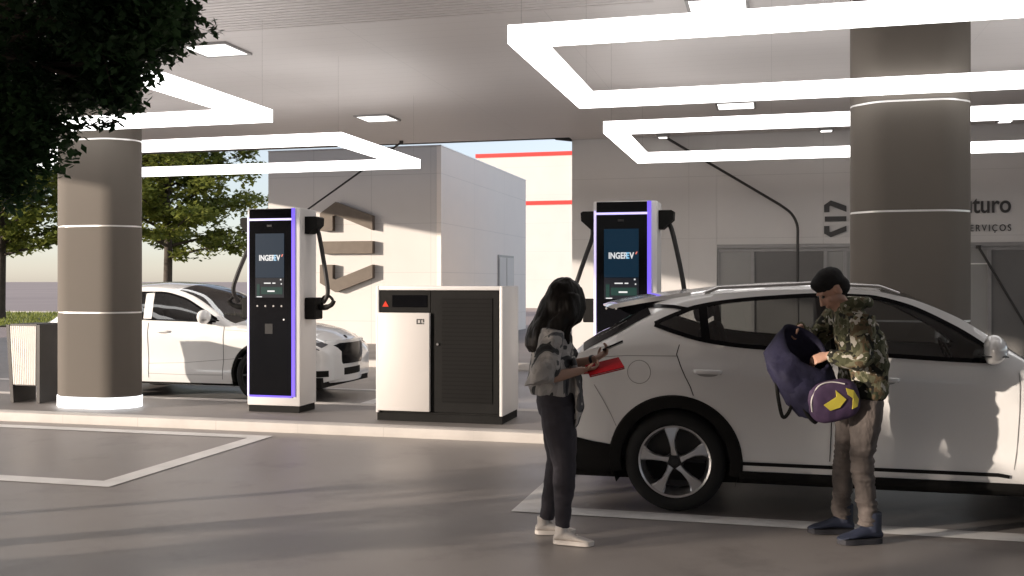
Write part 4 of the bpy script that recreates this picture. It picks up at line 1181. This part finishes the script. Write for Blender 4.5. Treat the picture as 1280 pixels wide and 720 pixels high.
def near_tree():
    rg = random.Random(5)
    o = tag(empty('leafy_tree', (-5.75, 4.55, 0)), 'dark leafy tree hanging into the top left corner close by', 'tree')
    bm = BM(); lv = BM()
    tube(bm, [(0, 0, -.05), (.03, 0, .6), (.0, .05, 1.6), (.1, .08, 2.5), (.3, .15, 3.3), (.5, .2, 4.0)], [.11, .085, .075, .065, .05, .02], 12)
    ends = []
    clumps = []
    # targets of the limbs: (x, y, z) relative to the base; lobes of the crown
    for (tx, ty, tz, r) in ((2.5, 0.3, 3.21, 0.13), (2.44, 0.16, 3.07, 0.16), (2.41, 0.43, 3.05, 0.1), (2.31, 0.17, 3.1, 0.2), (2.23, 0.07, 3.04, 0.24), (2.21, 0.38, 2.89, 0.12), (1.72, 0.73, 2.96, 0.16), (1.59, 0.59, 3.01, 0.23), (1.4, 0.51, 2.98, 0.25), (1.71, 0.08, 2.68, 0.19), (1.45, 0.31, 2.52, 0.16), (1.74, 0.14, 2.39, 0.1), (1.88, 0.08, 2.49, 0.09), (1.75, -0.02, 2.2, 0.1), (1.89, 0.12, 3.12, 0.29), (1.15, 0.59, 3.29, 0.32), (1.73, 0.65, 3.56, 0.36), (2.1, 0.73, 3.6, 0.23), (0.95, 0.42, 3.06, 0.36), (1.39, -0.03, 2.54, 0.26), (2.17, 0.28, 2.73, 0.07), (1.79, 0.48, 2.79, 0.09), (2.07, 0.65, 3.07, 0.11), (2.21, 0.8, 3.27, 0.1)):
        tgt = Vector((tx, ty, tz))
        st = Vector((.06, .06, 2.2)).lerp(Vector((.45, .18, 3.7)), rg.random() * .8)
        if tz < 2.6: st = Vector((.03, .06, 1.9))
        mid = st.lerp(tgt, .5) + Vector((0, 0, .12))
        tube(bm, smooth_path([st, mid, tgt], 4), [.034 - .003 * i for i in range(9)], 6)
        for k in range(int(5 + 33 * r)):
            v = Vector((rg.gauss(0, .5), rg.gauss(0, .5), rg.gauss(0, .5))) * r
            q = tgt + v
            if q.z > 4.25: q.z = 4.25
            leaves_into(lv, q, min(.17, .10 + r * .4), 95, .062, rg, .8, .25)
            tube(bm, [tgt.lerp(q, .1), q], [.008, .003], 4)
    # low twigs reaching across the column
    for path, k0 in (([(1.42, 0.11, 2.4), (1.64, 0.17, 2.46), (1.88, 0.23, 2.5), (2.04, 0.27, 2.53), (2.19, 0.31, 2.55)], 3), ([(1.94, 0.45, 2.85), (2.03, 0.48, 2.77), (2.11, 0.5, 2.72), (2.19, 0.52, 2.66)], 1)):
        tw = smooth_path(path, 4)
        tube(bm, tw, [.009] * 4 + [.004] * 9, 5)
        for p in tw[k0:]: leaves_into(lv, p, .05, 9, .062, rg, .6, .2)
    build('trunk', bm, MT['bark'], o, 60)
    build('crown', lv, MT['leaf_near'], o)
near_tree()

def shade_tree(x, y, r, zc, label, seed):  # trees added out of view to shade the SUV, people and floor
    rg = random.Random(seed)
    o = tag(empty('added_shade_tree', (x, y, 0)), label, 'tree', 'added shade trees out of view beside the forecourt')
    bm = BM(); lv = BM()
    tube(bm, [(0, 0, -.05), (.02, 0, .7), (.0, .03, 1.5), (.03, .0, zc), (0, 0, zc + r * .8)], [.08, .065, .055, .04, .015], 10)
    for k in range(130):
        v = Vector((rg.gauss(0, .5), rg.gauss(0, .5), rg.gauss(0, .5)))
        if v.length > 1: v.normalize()
        q = Vector((0, 0, zc)) + v * r
        q.z = min(q.z, 4.3)
        tube(bm, [(0, 0, max(1.3, q.z - .5)), q], [.02, .005], 5)
        leaves_into(lv, q, .28, 60, .15, rg, .8, .2)
    build('trunk', bm, MT['bark'], o, 60); build('crown', lv, MT['leaf_far'], o)
shade_tree(-10.6, 2.1, .95, 2.45, 'unseen young tree added for shade left of the forecourt, nearest the island', 20)
shade_tree(-10.6, .15, 1.12, 2.45, 'unseen young tree added for shade left of the forecourt, second from the island', 21)
shade_tree(-10.6, -3.42, 1.42, 2.5, 'unseen young tree added for shade left of the forecourt, third from the island', 22)
shade_tree(-10.6, -6.8, 1.75, 2.5, 'unseen young tree added for shade left of the forecourt, farthest from the island', 23)

# ------------------------------------------------------------------ people
def frame_from(d, up):
    d = d.normalized(); s = (up - d * up.dot(d)).normalized()
    return d, s
def hand(bm, w, d, n, thumb, size=1.0, curl=(25, 30, 20), spread=.03):
    """palm from wrist w along d; n = palm side; thumb = +1/-1 on the d x n axis"""
    d = Vector(d).normalized(); n = Vector(n); n = (n - d * n.dot(d)).normalized(); s = d.cross(n) * thumb
    k = size; w = Vector(w)
    tube(bm, [w - d * .02 * k, w + d * .015 * k, w + d * .05 * k, w + d * .085 * k], [(.026 * k, .019 * k), (.032 * k, .016 * k), (.041 * k, .0145 * k), (.040 * k, .012 * k)], 12, side=s)
    for i, (o, L) in enumerate(((.030, .070), (.010, .079), (-.010, .073), (-.029, .057))):
        p = w + d * (.076 + (.004 if i in (1, 2) else 0)) * k + s * o * k
        dd = (d + s * (o * spread * 20)).normalized(); pts = [p - dd * .02 * k, p]
        ang = 0
        for seg, c in zip((.45, .30, .25), curl):
            ang += R(c)
            q = pts[-1] + (dd * math.cos(ang) + n * math.sin(ang)) * L * seg * k
            pts.append(q)
        tube(bm, pts, [.0085 * k, .0088 * k, .0082 * k, .0074 * k, .0055 * k], 8)
    b = w + d * .022 * k + s * .026 * k
    td = (d * .62 + s * .62 + n * .42).normalized()
    tube(bm, [w + d * .005 * k + s * .01 * k, b, b + td * .034 * k, b + (td * .034 + (d * .8 + n * .5 + s * .15).normalized() * .030) * k], [.012 * k, .0125 * k, .010 * k, .0075 * k], 8)

def limb(bm, a, b, c, radii, n=14):
    a, b, c = Vector(a), Vector(b), Vector(c)
    pts = [a, a.lerp(b, .3), a.lerp(b, .65), b.lerp(a, .08), b.lerp(c, .12), b.lerp(c, .35), b.lerp(c, .7), c]
    tube(bm, pts, radii, n)

def head(bm, c, rot, k=1.0):
    """head centred at eye height; local x = face direction"""
    def T(p): return Vector(c) + rot @ (Vector(p) * k)
    ellipsoid(bm, T((-.012, 0, .028)), (.097 * k, .077 * k, .098 * k), rot)
    ellipsoid(bm, T((.022, 0, -.040)), (.070 * k, .060 * k, .078 * k), rot)
    ellipsoid(bm, T((.050, 0, -.094)), (.030 * k, .030 * k, .022 * k), rot, 12, 8)       # chin
    tube(bm, [T((.080, 0, .012)), T((.098, 0, -.018)), T((.110, 0, -.036)), T((.088, 0, -.044))], [.009 * k, .011 * k, .014 * k, .010 * k], 8)   # nose
    for s in (-1, 1):
        ellipsoid(bm, T((.076, .030 * s, .022)), (.014 * k, .022 * k, .008 * k), rot, 10, 6)    # brow
        ellipsoid(bm, T((.060, .040 * s, -.030)), (.022 * k, .020 * k, .020 * k), rot, 10, 6)   # cheek
        ellipsoid(bm, T((-.008, .078 * s, -.012)), (.020 * k, .010 * k, .032 * k), rot, 10, 8)  # ear
    ellipsoid(bm, T((.088, 0, -.066)), (.010 * k, .024 * k, .006 * k), rot, 10, 6)
    ellipsoid(bm, T((.086, 0, -.076)), (.010 * k, .020 * k, .006 * k), rot, 10, 6)
def eyes(root, c, rot, k=1.0):
    for s in (-1, 1):
        bm = BM(); ellipsoid(bm, Vector(c) + rot @ (Vector((.080, .031 * s, .004)) * k), (.010 * k, .014 * k, .008 * k), rot, 12, 8)
        build('eye', bm, MT['eye'], root, 180)

def torso(bm, secs, n=24):
    """horizontal elliptical sections (x, y, z, rx, ry) joined, superellipse plan"""
    rings = []
    for (x, y, z, rx, ry) in secs:
        ring = []
        for j in range(n):
            a = 2 * math.pi * j / n; ca, sa = math.cos(a), math.sin(a)
            ring.append(bm.verts.new((x + rx * math.copysign(abs(ca) ** .85, ca), y + ry * math.copysign(abs(sa) ** .85, sa), z)))
        rings.append(ring)
    for i in range(len(rings) - 1):
        for j in range(n): bm.faces.new((rings[i][j], rings[i][(j + 1) % n], rings[i + 1][(j + 1) % n], rings[i + 1][j]))
    bm.faces.new(rings[0][::-1]); bm.faces.new(rings[-1])

def folds(o, amp, freq, zlo=-9, zhi=9, seed=0, stretch=(1, 1, 1)):
    me = o.data
    nr = [v.normal.copy() for v in me.vertices]
    for v, n in zip(me.vertices, nr):
        if zlo < v.co.z < zhi:
            p = Vector((v.co.x * stretch[0], v.co.y * stretch[1], v.co.z * stretch[2])) * freq + Vector((seed, seed * 1.7, 0))
            f = mnoise.noise(p) + .5 * mnoise.noise(p * 2.1)
            v.co += n * amp * f

def shoe(name, heel, toe, k, m, sole_m, root, fat=1.0):
    heel, toe = Vector(heel), Vector(toe); d = (toe - heel); L = d.length; d.normalize(); s = Vector((-d.y, d.x, 0)).normalized(); up = Vector((0, 0, 1))
    secs = [(0, .026, .030, .055), (.10, .034, .052, .088), (.28, .035, .055, .098), (.45, .038, .048, .078), (.65, .045, .036, .056), (.85, .043, .026, .040), (.97, .028, .018, .026), (1, .012, .010, .014)]
    bm = BM(); rings = []
    for t, hw, cz, tz in secs:
        p = heel + d * L * t; ring = []
        for j in range(16):
            a = 2 * math.pi * j / 16
            y = hw * k * math.cos(a); z = (.024 + tz) / 2 + (tz - .024) / 2 * 1.0 * math.sin(a) if tz > .03 else .022 + .008 * math.sin(a)
            ring.append(bm.verts.new(p + s * y * fat + up * (z * k * fat)))
        rings.append(ring)
    for i in range(len(rings) - 1):
        for j in range(16): bm.faces.new((rings[i][j], rings[i][(j + 1) % 16], rings[i + 1][(j + 1) % 16], rings[i + 1][j]))
    bm.faces.new(rings[0][::-1]); bm.faces.new(rings[-1])
    tube(bm, [heel + d * L * .20 + up * .07 * k, heel + d * L * .19 + up * .125 * k * fat ** 2], [.042 * k * fat, .042 * k * fat], 12)
    o = fuse(name, bm, .006, m, root, 3)
    bm = BM(); lo = []; K = 28
    for j in range(K):
        a = 2 * math.pi * j / K; t = .5 - .515 * math.cos(a); hw = interp([(0, .016), (.06, .032), (.3, .039), (.5, .040), (.7, .048), (.88, .046), (1.0, .012)], max(0, min(1, t)))
        lo.append((heel + d * L * t + s * (hw * k * fat * (1 if math.sin(a) > 0 else -1) * min(1, abs(math.sin(a)) * 3))))
    A = [bm.verts.new((p.x, p.y, .001)) for p in lo]; B = [bm.verts.new((p.x, p.y, .030 * k)) for p in lo]
    bm.faces.new(A[::-1]); bm.faces.new(B)
    for j in range(K): bm.faces.new((A[j], A[(j + 1) % K], B[(j + 1) % K], B[j]))
    build('sole', bm, sole_m, o, 40)
    bm = BM()
    for q in (.36, .44, .52):
        p = heel + d * L * q + up * (.106 - (q - .28) * .16) * k
        tube(bm, [p - s * .022 * k - up * .012, p, p + s * .022 * k - up * .012], .0045 * k, 6)
    build('laces', bm, sole_m if m is MT['shoe_m'] else m, o, 60)
    return o

def rotm(yaw=0, pitch=0, roll=0):
    return (Matrix.Rotation(R(yaw), 3, 'Z') @ Matrix.Rotation(R(pitch), 3, 'Y') @ Matrix.Rotation(R(roll), 3, 'X'))

# --- woman: faces the car, looks down at a phone, a red folder in the other hand
wo = tag(empty('person', (-1.32, 6.27, 0), R(12)), 'woman in grey printed jacket with long dark hair holding a phone and red folder', 'person')
HR = rotm(38, 16); HC = (.045, .005, 1.530)
Ls, Le, Lw = (-.03, .165, 1.335), (.06, .215, 1.085), (.245, .085, 1.150)
Rs, Re, Rw = (-.04, -.165, 1.335), (-.085, -.225, 1.045), (.150, -.150, 1.095)
Lh, Lk, La = (-.01, .085, .86), (-.005, .095, .47), (-.085, .10, .10)
Rh, Rk, Ra = (-.01, -.085, .86), (.035, -.105, .47), (.020, -.125, .10)
bm = BM()
torso(bm, [(-.01, 0, .80, .085, .150), (-.015, 0, .90, .095, .160), (-.02, 0, 1.02, .075, .125), (-.025, 0, 1.15, .085, .135), (-.03, 0, 1.27, .085, .150), (-.03, 0, 1.34, .065, .140), (-.025, 0, 1.385, .045, .07)])
tube(bm, [(-.03, 0, 1.34), (-.005, 0, 1.42), (.03, 0, 1.48)], [.055, .046, .048], 14)
head(bm, HC, HR)
rad_a = [.048, .045, .040, .036, .036, .037, .029, .0235]
limb(bm, Ls, Le, Lw, rad_a); limb(bm, Rs, Re, Rw, rad_a)
hand(bm, Lw, (.80, .0, .55), (-.25, -.35, .9), -1, .92, (42, 40, 25))
hand(bm, Rw, (.92, .12, .10), (-.15, .25, .95), 1, .92, (38, 45, 30))
rad_l = [.085, .080, .066, .056, .055, .054, .042, .034]
limb(bm, Lh, Lk, La, rad_l); limb(bm, Rh, Rk, Ra, rad_l)
fuse('body', bm, .0055, MT['skin_w'], wo, 2)
eyes(wo, HC, HR)
bm = BM()   # trousers: hips to ankles, slim and a little creased
torso(bm, [(-.015, 0, .795, .112, .165), (-.018, 0, .88, .132, .182), (-.02, 0, .96, .118, .168), (-.02, 0, 1.03, .095, .145)])
rt = [.114, .110, .094, .077, .073, .068, .054, .046]
limb(bm, Lh, Lk, La, rt); limb(bm, Rh, Rk, Ra, rt)
tr = fuse('trousers', bm, .008, MT['trouser_w'], wo, 3); folds(tr, .006, 9, .08, .9, 3, (1, 1, 1.6))
bm = BM()   # jacket: loose body, elbow length sleeves with a puffed end, longer front tails
torso(bm, [(-.045, 0, .93, .140, .190), (-.05, 0, 1.00, .150, .198), (-.05, 0, 1.10, .142, .188), (-.045, 0, 1.22, .135, .182), (-.042, 0, 1.31, .115, .172), (-.03, 0, 1.37, .070, .125), (-.02, 0, 1.405, .055, .075)])
for S_, E_, W_ in ((Ls, Le, Lw), (Rs, Re, Rw)):
    S_, E_, W_ = Vector(S_), Vector(E_), Vector(W_)
    tube(bm, [S_ + Vector((0, 0, .01)), S_.lerp(E_, .35), S_.lerp(E_, .7), E_ + Vector((-.03, 0, -.015)), E_.lerp(W_, .16)], [.078, .082, .092, .108, .066], 16)
# tails at the front and the bunched hem
tube(bm, [(.085, -.07, 1.16), (.115, -.085, 1.03), (.125, -.10, .90), (.105, -.105, .76), (.085, -.105, .70)], [(.020, .085), (.028, .085), (.030, .080), (.026, .065), (.012, .03)], 14, side=(1, 0, 0))
tube(bm, [(.085, .09, 1.16), (.110, .10, 1.03), (.115, .11, .90), (.10, .11, .80)], [(.020, .075), (.026, .075), (.026, .065), (.014, .04)], 14, side=(1, 0, 0))
ja = fuse('jacket', bm, .008, MT['jacket'], wo, 3); folds(ja, .014, 8, .6, 1.36, 5, (1, 1, .8)); folds(ja, .006, 19, .6, 1.36, 2, (1, 1, .6))
bm = BM()   # long hair falling over the back and both sides of the face
def HT(p): return Vector(HC) + HR @ Vector(p)
ellipsoid(bm, HT((-.020, 0, .030)), (.122, .108, .115), HR)
ellipsoid(bm, HT((-.045, 0, -.04)), (.105, .118, .13), HR)
for s in (-1, 1):
    tube(bm, smooth_path([HT((.030, .055 * s, .085)), HT((.055, .088 * s, .0)), HT((.045, .090 * s, -.10)), Vector((.045 - .02 * s * 0, .11 * s, 1.36)), Vector((.055, .10 * s, 1.255))], 4), [.03] * 5 + [.036] * 5 + [.034] * 4 + [.024, .018, .012], 12)
torso(bm, [(.015, 0, 1.60, .085, .085), (.010, 0, 1.54, .122, .112), (-.012, 0, 1.47, .128, .122), (-.040, 0, 1.41, .130, .140), (-.072, -.005, 1.35, .130, .158), (-.100, -.01, 1.29, .118, .160), (-.128, -.015, 1.24, .090, .140), (-.150, -.02, 1.20, .045, .085)], 28)
tube(bm, smooth_path([HT((-.03, -.07, .02)), HT((-.03, -.10, -.10)), Vector((-.045, -.14, 1.33)), Vector((-.03, -.155, 1.20))], 4), [.06] * 4 + [.065] * 4 + [.052, .044, .034, .024, .012], 14)
ha = fuse('hair', bm, .008, MT['hair'], wo, 4); folds(ha, .007, 26, -1, 9, 1, (1, 1, .14))
shoe('shoe', (-.155, .105, 0), (.105, .125, 0), .93, MT['shoe_w'], MT['shoe_w'], wo)
shoe('shoe', (-.035, -.120, 0), (.215, -.175, 0), .93, MT['shoe_w'], MT['shoe_w'], wo)
bm = BM(); t = BM(); lathe(t, [(.026, -.011), (.0315, -.009), (.0315, .009), (.026, .011)], 20, 'z')
dv = (Vector(Lw) - Vector(Le)).normalized()
merge(bm, t, Matrix.Translation(Vector(Lw) - dv * .035) @ dv.to_track_quat('Z', 'Y').to_matrix().to_4x4()); build('wrist_band', bm, MT['band'], wo, 40)

def world_of(root, p): return Matrix.Translation(root.location) @ Matrix.Rotation(root.rotation_euler.z, 4, 'Z') @ Vector(p)
# phone and folder are things of their own
pw_ = world_of(wo, (.348, .072, 1.232))
ph = tag(empty('phone', pw_, R(12)), 'slim dark phone held up in the woman\'s far hand', 'phone')
t = BM(); box(t, -.072, .072, -.036, .036, -.004, .004, .003); bm = BM(); PM = Matrix.Rotation(R(-24), 4, 'Y') @ Matrix.Rotation(R(-14), 4, 'X')
merge(bm, t, PM); build('case', bm, MT['gloss'], ph, 30)
t = BM(); box(t, -.066, .066, -.031, .031, .0042, .0050); bm = BM(); merge(bm, t, PM); build('screen', bm, MT['screen_d'], ph)
fo = tag(empty('folder', world_of(wo, (.285, -.135, 1.112)), R(12)), 'bright red folder held out in the woman\'s near hand', 'folder')
FM = Matrix.Rotation(R(-10), 4, 'Y') @ Matrix.Rotation(R(24), 4, 'X') @ Matrix.Rotation(R(8), 4, 'Z')
t = BM(); box(t, -.112, .112, -.070, .070, .003, .010, .003); bm = BM(); merge(bm, t, FM); build('cover', bm, MT['redfolder'], fo, 30)
t = BM(); box(t, -.112, .112, -.070, .070, -.008, -.001, .003); bm = BM(); merge(bm, t, FM); build('cover', bm, MT['redfolder'], fo, 30)
t = BM(); box(t, -.106, .108, -.065, .065, -.0008, .0028); bm = BM(); merge(bm, t, FM); build('pages', bm, MT['white'], fo)

# --- man: faces left, bent over an open backpack
mn = tag(empty('person', (.525, 6.77, 0), R(195)), 'man in a camouflage hoodie and worn jeans bending over a backpack', 'person')
MR = rotm(4, 40); MC = (.155, .0, 1.600)
Ls, Le, Lw = (.035, .195, 1.430), (.045, .270, 1.150), (.225, .150, 1.185)     # near arm, hand in the bag
Rs, Re, Rw = (.045, -.195, 1.430), (.200, -.265, 1.235), (.335, -.080, 1.350)  # far arm, hand on the rim
Lh, Lk, La = (-.035, .095, .90), (-.005, .110, .50), (-.045, .115, .105)
Rh, Rk, Ra = (-.035, -.095, .90), (.035, -.105, .50), (.055, -.115, .105)
bm = BM()
torso(bm, [(-.04, 0, .86, .10, .165), (-.045, 0, .95, .10, .160), (-.045, 0, 1.08, .095, .150), (-.03, 0, 1.22, .110, .170), (-.005, 0, 1.34, .110, .180), (.03, 0, 1.42, .085, .170), (.055, 0, 1.47, .055, .085)])
tube(bm, [(.035, 0, 1.42), (.09, 0, 1.49), (.13, 0, 1.55)], [.065, .057, .058], 14)
head(bm, MC, MR, 1.04)
rad_a = [.058, .054, .048, .043, .043, .044, .034, .0275]
limb(bm, Ls, Le, Lw, rad_a); limb(bm, Rs, Re, Rw, rad_a)
hand(bm, Lw, (.86, -.25, -.30), (.1, -.6, -.7), -1, 1.0, (30, 35, 25))
hand(bm, Rw, (.75, .15, -.45), (-.45, .35, -.75), 1, 1.0, (50, 50, 30))
rad_l = [.085, .078, .062, .048, .047, .045, .036, .032]
limb(bm, Lh, Lk, La, rad_l); limb(bm, Rh, Rk, Ra, rad_l)
fuse('body', bm, .0055, MT['skin_m'], mn, 2)
eyes(mn, MC, MR, 1.04)
bm = BM()
def MH(p): return Vector(MC) + MR @ (Vector(p) * 1.04)
ellipsoid(bm, MH((-.016, 0, .050)), (.106, .086, .090), MR)
ellipsoid(bm, MH((-.050, 0, -.010)), (.070, .082, .075), MR)
ellipsoid(bm, MH((.030, 0, .078)), (.066, .070, .050), MR)
ha = fuse('hair', bm, .007, MT['beanie'], mn, 3); folds(ha, .002, 30, -1, 9, 4)
bm = BM()
torso(bm, [(-.04, 0, .855, .112, .176), (-.045, 0, .93, .118, .182), (-.045, 0, 1.02, .108, .170)])
rt = [.111, .103, .086, .073, .071, .067, .060, .060]
limb(bm, Lh, Lk, La, rt); limb(bm, Rh, Rk, Ra, rt)
je = fuse('jeans', bm, .008, MT['jeans'], mn, 2); folds(je, .006, 9, .08, .92, 7, (.7, .7, 1.8)); folds(je, .010, 15, .36, .62, 2, (.4, .4, 3.0)); folds(je, .013, 16, .05, .28, 9, (.4, .4, 3.0))
bm = BM()
torso(bm, [(-.045, 0, .905, .128, .190), (-.048, 0, .945, .142, .202), (-.052, 0, 1.05, .140, .198), (-.045, 0, 1.18, .145, .202), (-.020, 0, 1.31, .140, .206), (.018, 0, 1.41, .112, .196), (.048, 0, 1.465, .085, .140), (.062, 0, 1.495, .070, .085)])
rs = [.088, .080, .072, .066, .066, .062, .050, .040]
limb(bm, Ls, Le, Lw, rs); limb(bm, Rs, Re, Rw, rs)
# hood lying on the shoulders
tube(bm, smooth_path([(.115, .085, 1.475), (.03, .105, 1.515), (-.045, .07, 1.515), (-.075, 0, 1.515), (-.045, -.07, 1.515), (.03, -.105, 1.515), (.115, -.085, 1.475)], 4), .038, 12)
ho = fuse('hoodie', bm, .008, MT['camo'], mn, 2); folds(ho, .012, 9, .9, 1.46, 3, (1, 1, 1.3)); folds(ho, .006, 20, .9, 1.46, 6)
shoe('shoe', (-.125, .115, 0), (.165, .150, 0), 1.05, MT['shoe_m'], MT['sole_d'], mn, 1.22)
shoe('shoe', (-.030, -.115, 0), (.265, -.135, 0), 1.05, MT['shoe_m'], MT['sole_d'], mn, 1.22)

# --- backpack hanging open from his hands
bp = tag(empty('backpack', (.19, 6.58, .80), R(16)), 'open navy and purple backpack with yellow patches held by the man', 'backpack')
def sag(secs, n=28, p=.72):
    bm = BM(); rings = []
    for (x, y, z, rx, ry, tilt) in secs:
        ring = []
        for j in range(n):
            a = 2 * math.pi * j / n; ca, sa = math.cos(a), math.sin(a)
            px = rx * math.copysign(abs(ca) ** p, ca)
            ring.append(bm.verts.new((x + px, y + ry * math.copysign(abs(sa) ** p, sa), z + tilt * px)))
        rings.append(ring)
    for i in range(len(rings) - 1):
        for j in range(n): bm.faces.new((rings[i][j], rings[i][(j + 1) % n], rings[i + 1][(j + 1) % n], rings[i + 1][j]))
    return bm, rings
secs = [(.13, 0, -.03, .07, .06, 0, 0), (.115, 0, .0, .14, .10, 0, 0), (.095, 0, .07, .185, .12, 0, 0), (.06, 0, .15, .215, .125, -.05, .1), (.015, 0, .235, .230, .125, -.15, .3), (-.02, .005, .315, .220, .12, -.25, .6), (.005, .015, .385, .175, .115, -.32, .9), (.03, .025, .435, .140, .11, -.38, 1.1)]
def sag_ring(bm, c, n=32, p=.74):
    x, y, z, rx, ry, tx, ty = c; ring = []
    for j in range(n):
        a = 2 * math.pi * j / n; ca, sa = math.cos(a), math.sin(a)
        px = rx * math.copysign(abs(ca) ** p, ca); py = ry * math.copysign(abs(sa) ** p, sa)
        ring.append(bm.verts.new((x + px, y + py, z + tx * px + ty * py)))
    return ring
bm = BM()
rings = [sag_ring(bm, c) for c in secs]
fine = []
inner = [(x, y, z - .004, max(.02, rx - .010), max(.02, ry - .010), tx, ty) for x, y, z, rx, ry, tx, ty in secs[::-1]]
rings += [sag_ring(bm, c) for c in inner[:-1]]
for a, b in zip(rings, rings[1:]):
    for j in range(32): bm.faces.new((a[j], a[(j + 1) % 32], b[(j + 1) % 32], b[j]))
bm.faces.new(rings[0][::-1]); bm.faces.new(rings[-1])
bmesh.ops.subdivide_edges(bm, edges=bm.edges[:], cuts=1, use_grid_fill=True, smooth=.6)
me_o = build('main_bag', bm, MT['navy'], bp, 70); folds(me_o, .016, 8, -1, .40, 2); folds(me_o, .006, 20, -1, .40, 5)
bm = BM(); t = BM(); bmesh.ops.create_uvsphere(t, u_segments=36, v_segments=24, radius=1.0)
for v in t.verts: v.co /= (abs(v.co.x) ** 3.2 + abs(v.co.y) ** 3.2 + abs(v.co.z) ** 3.2) ** (1 / 3.2)
merge(bm, t, Matrix.Translation((.165, -.095, .105)) @ rotm(0, -12).to_4x4() @ Matrix.Diagonal((.165, .060, .130, 1))); fp_ = fuse('front_pocket', bm, .008, MT['purple'], bp, 2); folds(fp_, .006, 9, -1, 2, 5)
def pocket_y(x, z):
    c_, s_ = math.cos(R(-12)), math.sin(R(-12)); dx, dz = x - .165, z - .105
    lx = dx * c_ - dz * s_; lz = dx * s_ + dz * c_
    q = max(.02, 1 - abs(lx / .165) ** 3.2 - abs(lz / .130) ** 3.2)
    return -.095 - .060 * q ** (1 / 3.2)
def applique(name, poly, m, off=.006):
    bm = BM()
    fr = [bm.verts.new((x, pocket_y(x, z) - off, z)) for x, z in poly]; bk = [bm.verts.new((x, pocket_y(x, z) + .02, z)) for x, z in poly]
    bm.faces.new(fr); bm.faces.new(bk[::-1])
    for i in range(len(poly)): bm.faces.new((fr[i], fr[(i + 1) % len(poly)], bk[(i + 1) % len(poly)], bk[i]))
    return build(name, bm, m, fp_)
applique('yellow_patch', [(.085, .085), (.165, .135), (.160, .175), (.225, .120), (.185, .070), (.125, .050)], MT['yellow'])
applique('yellow_patch', [(.225, .190), (.275, .175), (.310, .120), (.300, .075), (.265, .060), (.270, .125), (.235, .150)], MT['yellow'])
zp = [(.02, .04), (.015, .12), (.06, .20), (.14, .225), (.22, .215)]
bm = BM(); tube(bm, smooth_path([(a, pocket_y(a, b) - .003, b) for a, b in zp], 5), .0045, 6); build('zip', bm, MT['whitedoor'], fp_, 60)
for pts in ([(-.175, -.03, .22), (-.165, -.05, .10), (-.14, -.05, .0), (-.105, -.05, .02), (-.075, -.06, .10), (-.06, -.07, .16)], [(-.03, -.08, .10), (.0, -.10, .02), (.05, -.10, -.03), (.09, -.06, -.01)]):
    bm = BM(); tube(bm, smooth_path(pts, 5), (.014, .0035) if False else [(.012, .004)] * (5 * (len(pts) - 1) + 1), 8); build('strap', bm, MT['black'], bp, 60)

# ------------------------------------------------------------------ sky, sun, camera
SUN_EL, SX, SY = 8.6, -.81, -.586
w = bpy.data.worlds.new('World'); scene.world = w; w.use_nodes = True
nt = w.node_tree; bg = nt.nodes['Background']
sky = nt.nodes.new('ShaderNodeTexSky'); sky.sky_type = 'NISHITA'; sky.sun_disc = False
sky.sun_elevation = R(SUN_EL); sky.sun_rotation = math.atan2(SX, SY)
sky.altitude = 0; sky.air_density = 1.0; sky.dust_density = .4; sky.ozone_density = 3.0
hs = nt.nodes.new('ShaderNodeHueSaturation'); hs.inputs['Saturation'].default_value = .45
nt.links.new(sky.outputs['Color'], hs.inputs['Color']); wm = nt.nodes.new('ShaderNodeMix'); wm.data_type = 'RGBA'; wm.blend_type = 'MULTIPLY'; wm.inputs['Factor'].default_value = 1
wm.inputs[7].default_value = (1.0, .955, .975, 1)
nt.links.new(hs.outputs['Color'], wm.inputs[6]); nt.links.new(wm.outputs[2], bg.inputs['Color']); bg.inputs['Strength'].default_value = .135
sl = bpy.data.lights.new('sun', 'SUN'); sl.energy = 2.7; sl.angle = R(.6); sl.color = (1.0, .87, .74)
so = bpy.data.objects.new('sun', sl); COL.objects.link(so)
el = R(SUN_EL); dirv = Vector((SX * math.cos(el), SY * math.cos(el), math.sin(el)))
so.rotation_euler = dirv.to_track_quat('Z', 'Y').to_euler(); so.location = (0, 0, 30)

cam = bpy.data.cameras.new('camera'); cam.sensor_width = 36; cam.lens = 36 * 1244 / 1280; cam.clip_start = .05; cam.clip_end = 8000
cam.shift_y = -8 / 1280
co = bpy.data.objects.new('camera', cam); COL.objects.link(co)
co.location = (0, 0, 1.65); co.rotation_euler = (R(90), 0, R(14.6))
scene.camera = co
scene.render.engine = 'CYCLES'
scene.view_settings.view_transform = 'Standard'; scene.view_settings.look = 'None'
scene.view_settings.exposure = 1.27; scene.view_settings.gamma = 1.0; scene.view_settings.use_curve_mapping = False
scene.cycles.max_bounces = 10; scene.cycles.diffuse_bounces = 5; scene.cycles.glossy_bounces = 4; scene.cycles.transparent_max_bounces = 24
scene.cycles.sample_clamp_indirect = 6.0
scene.cycles.use_denoising = True
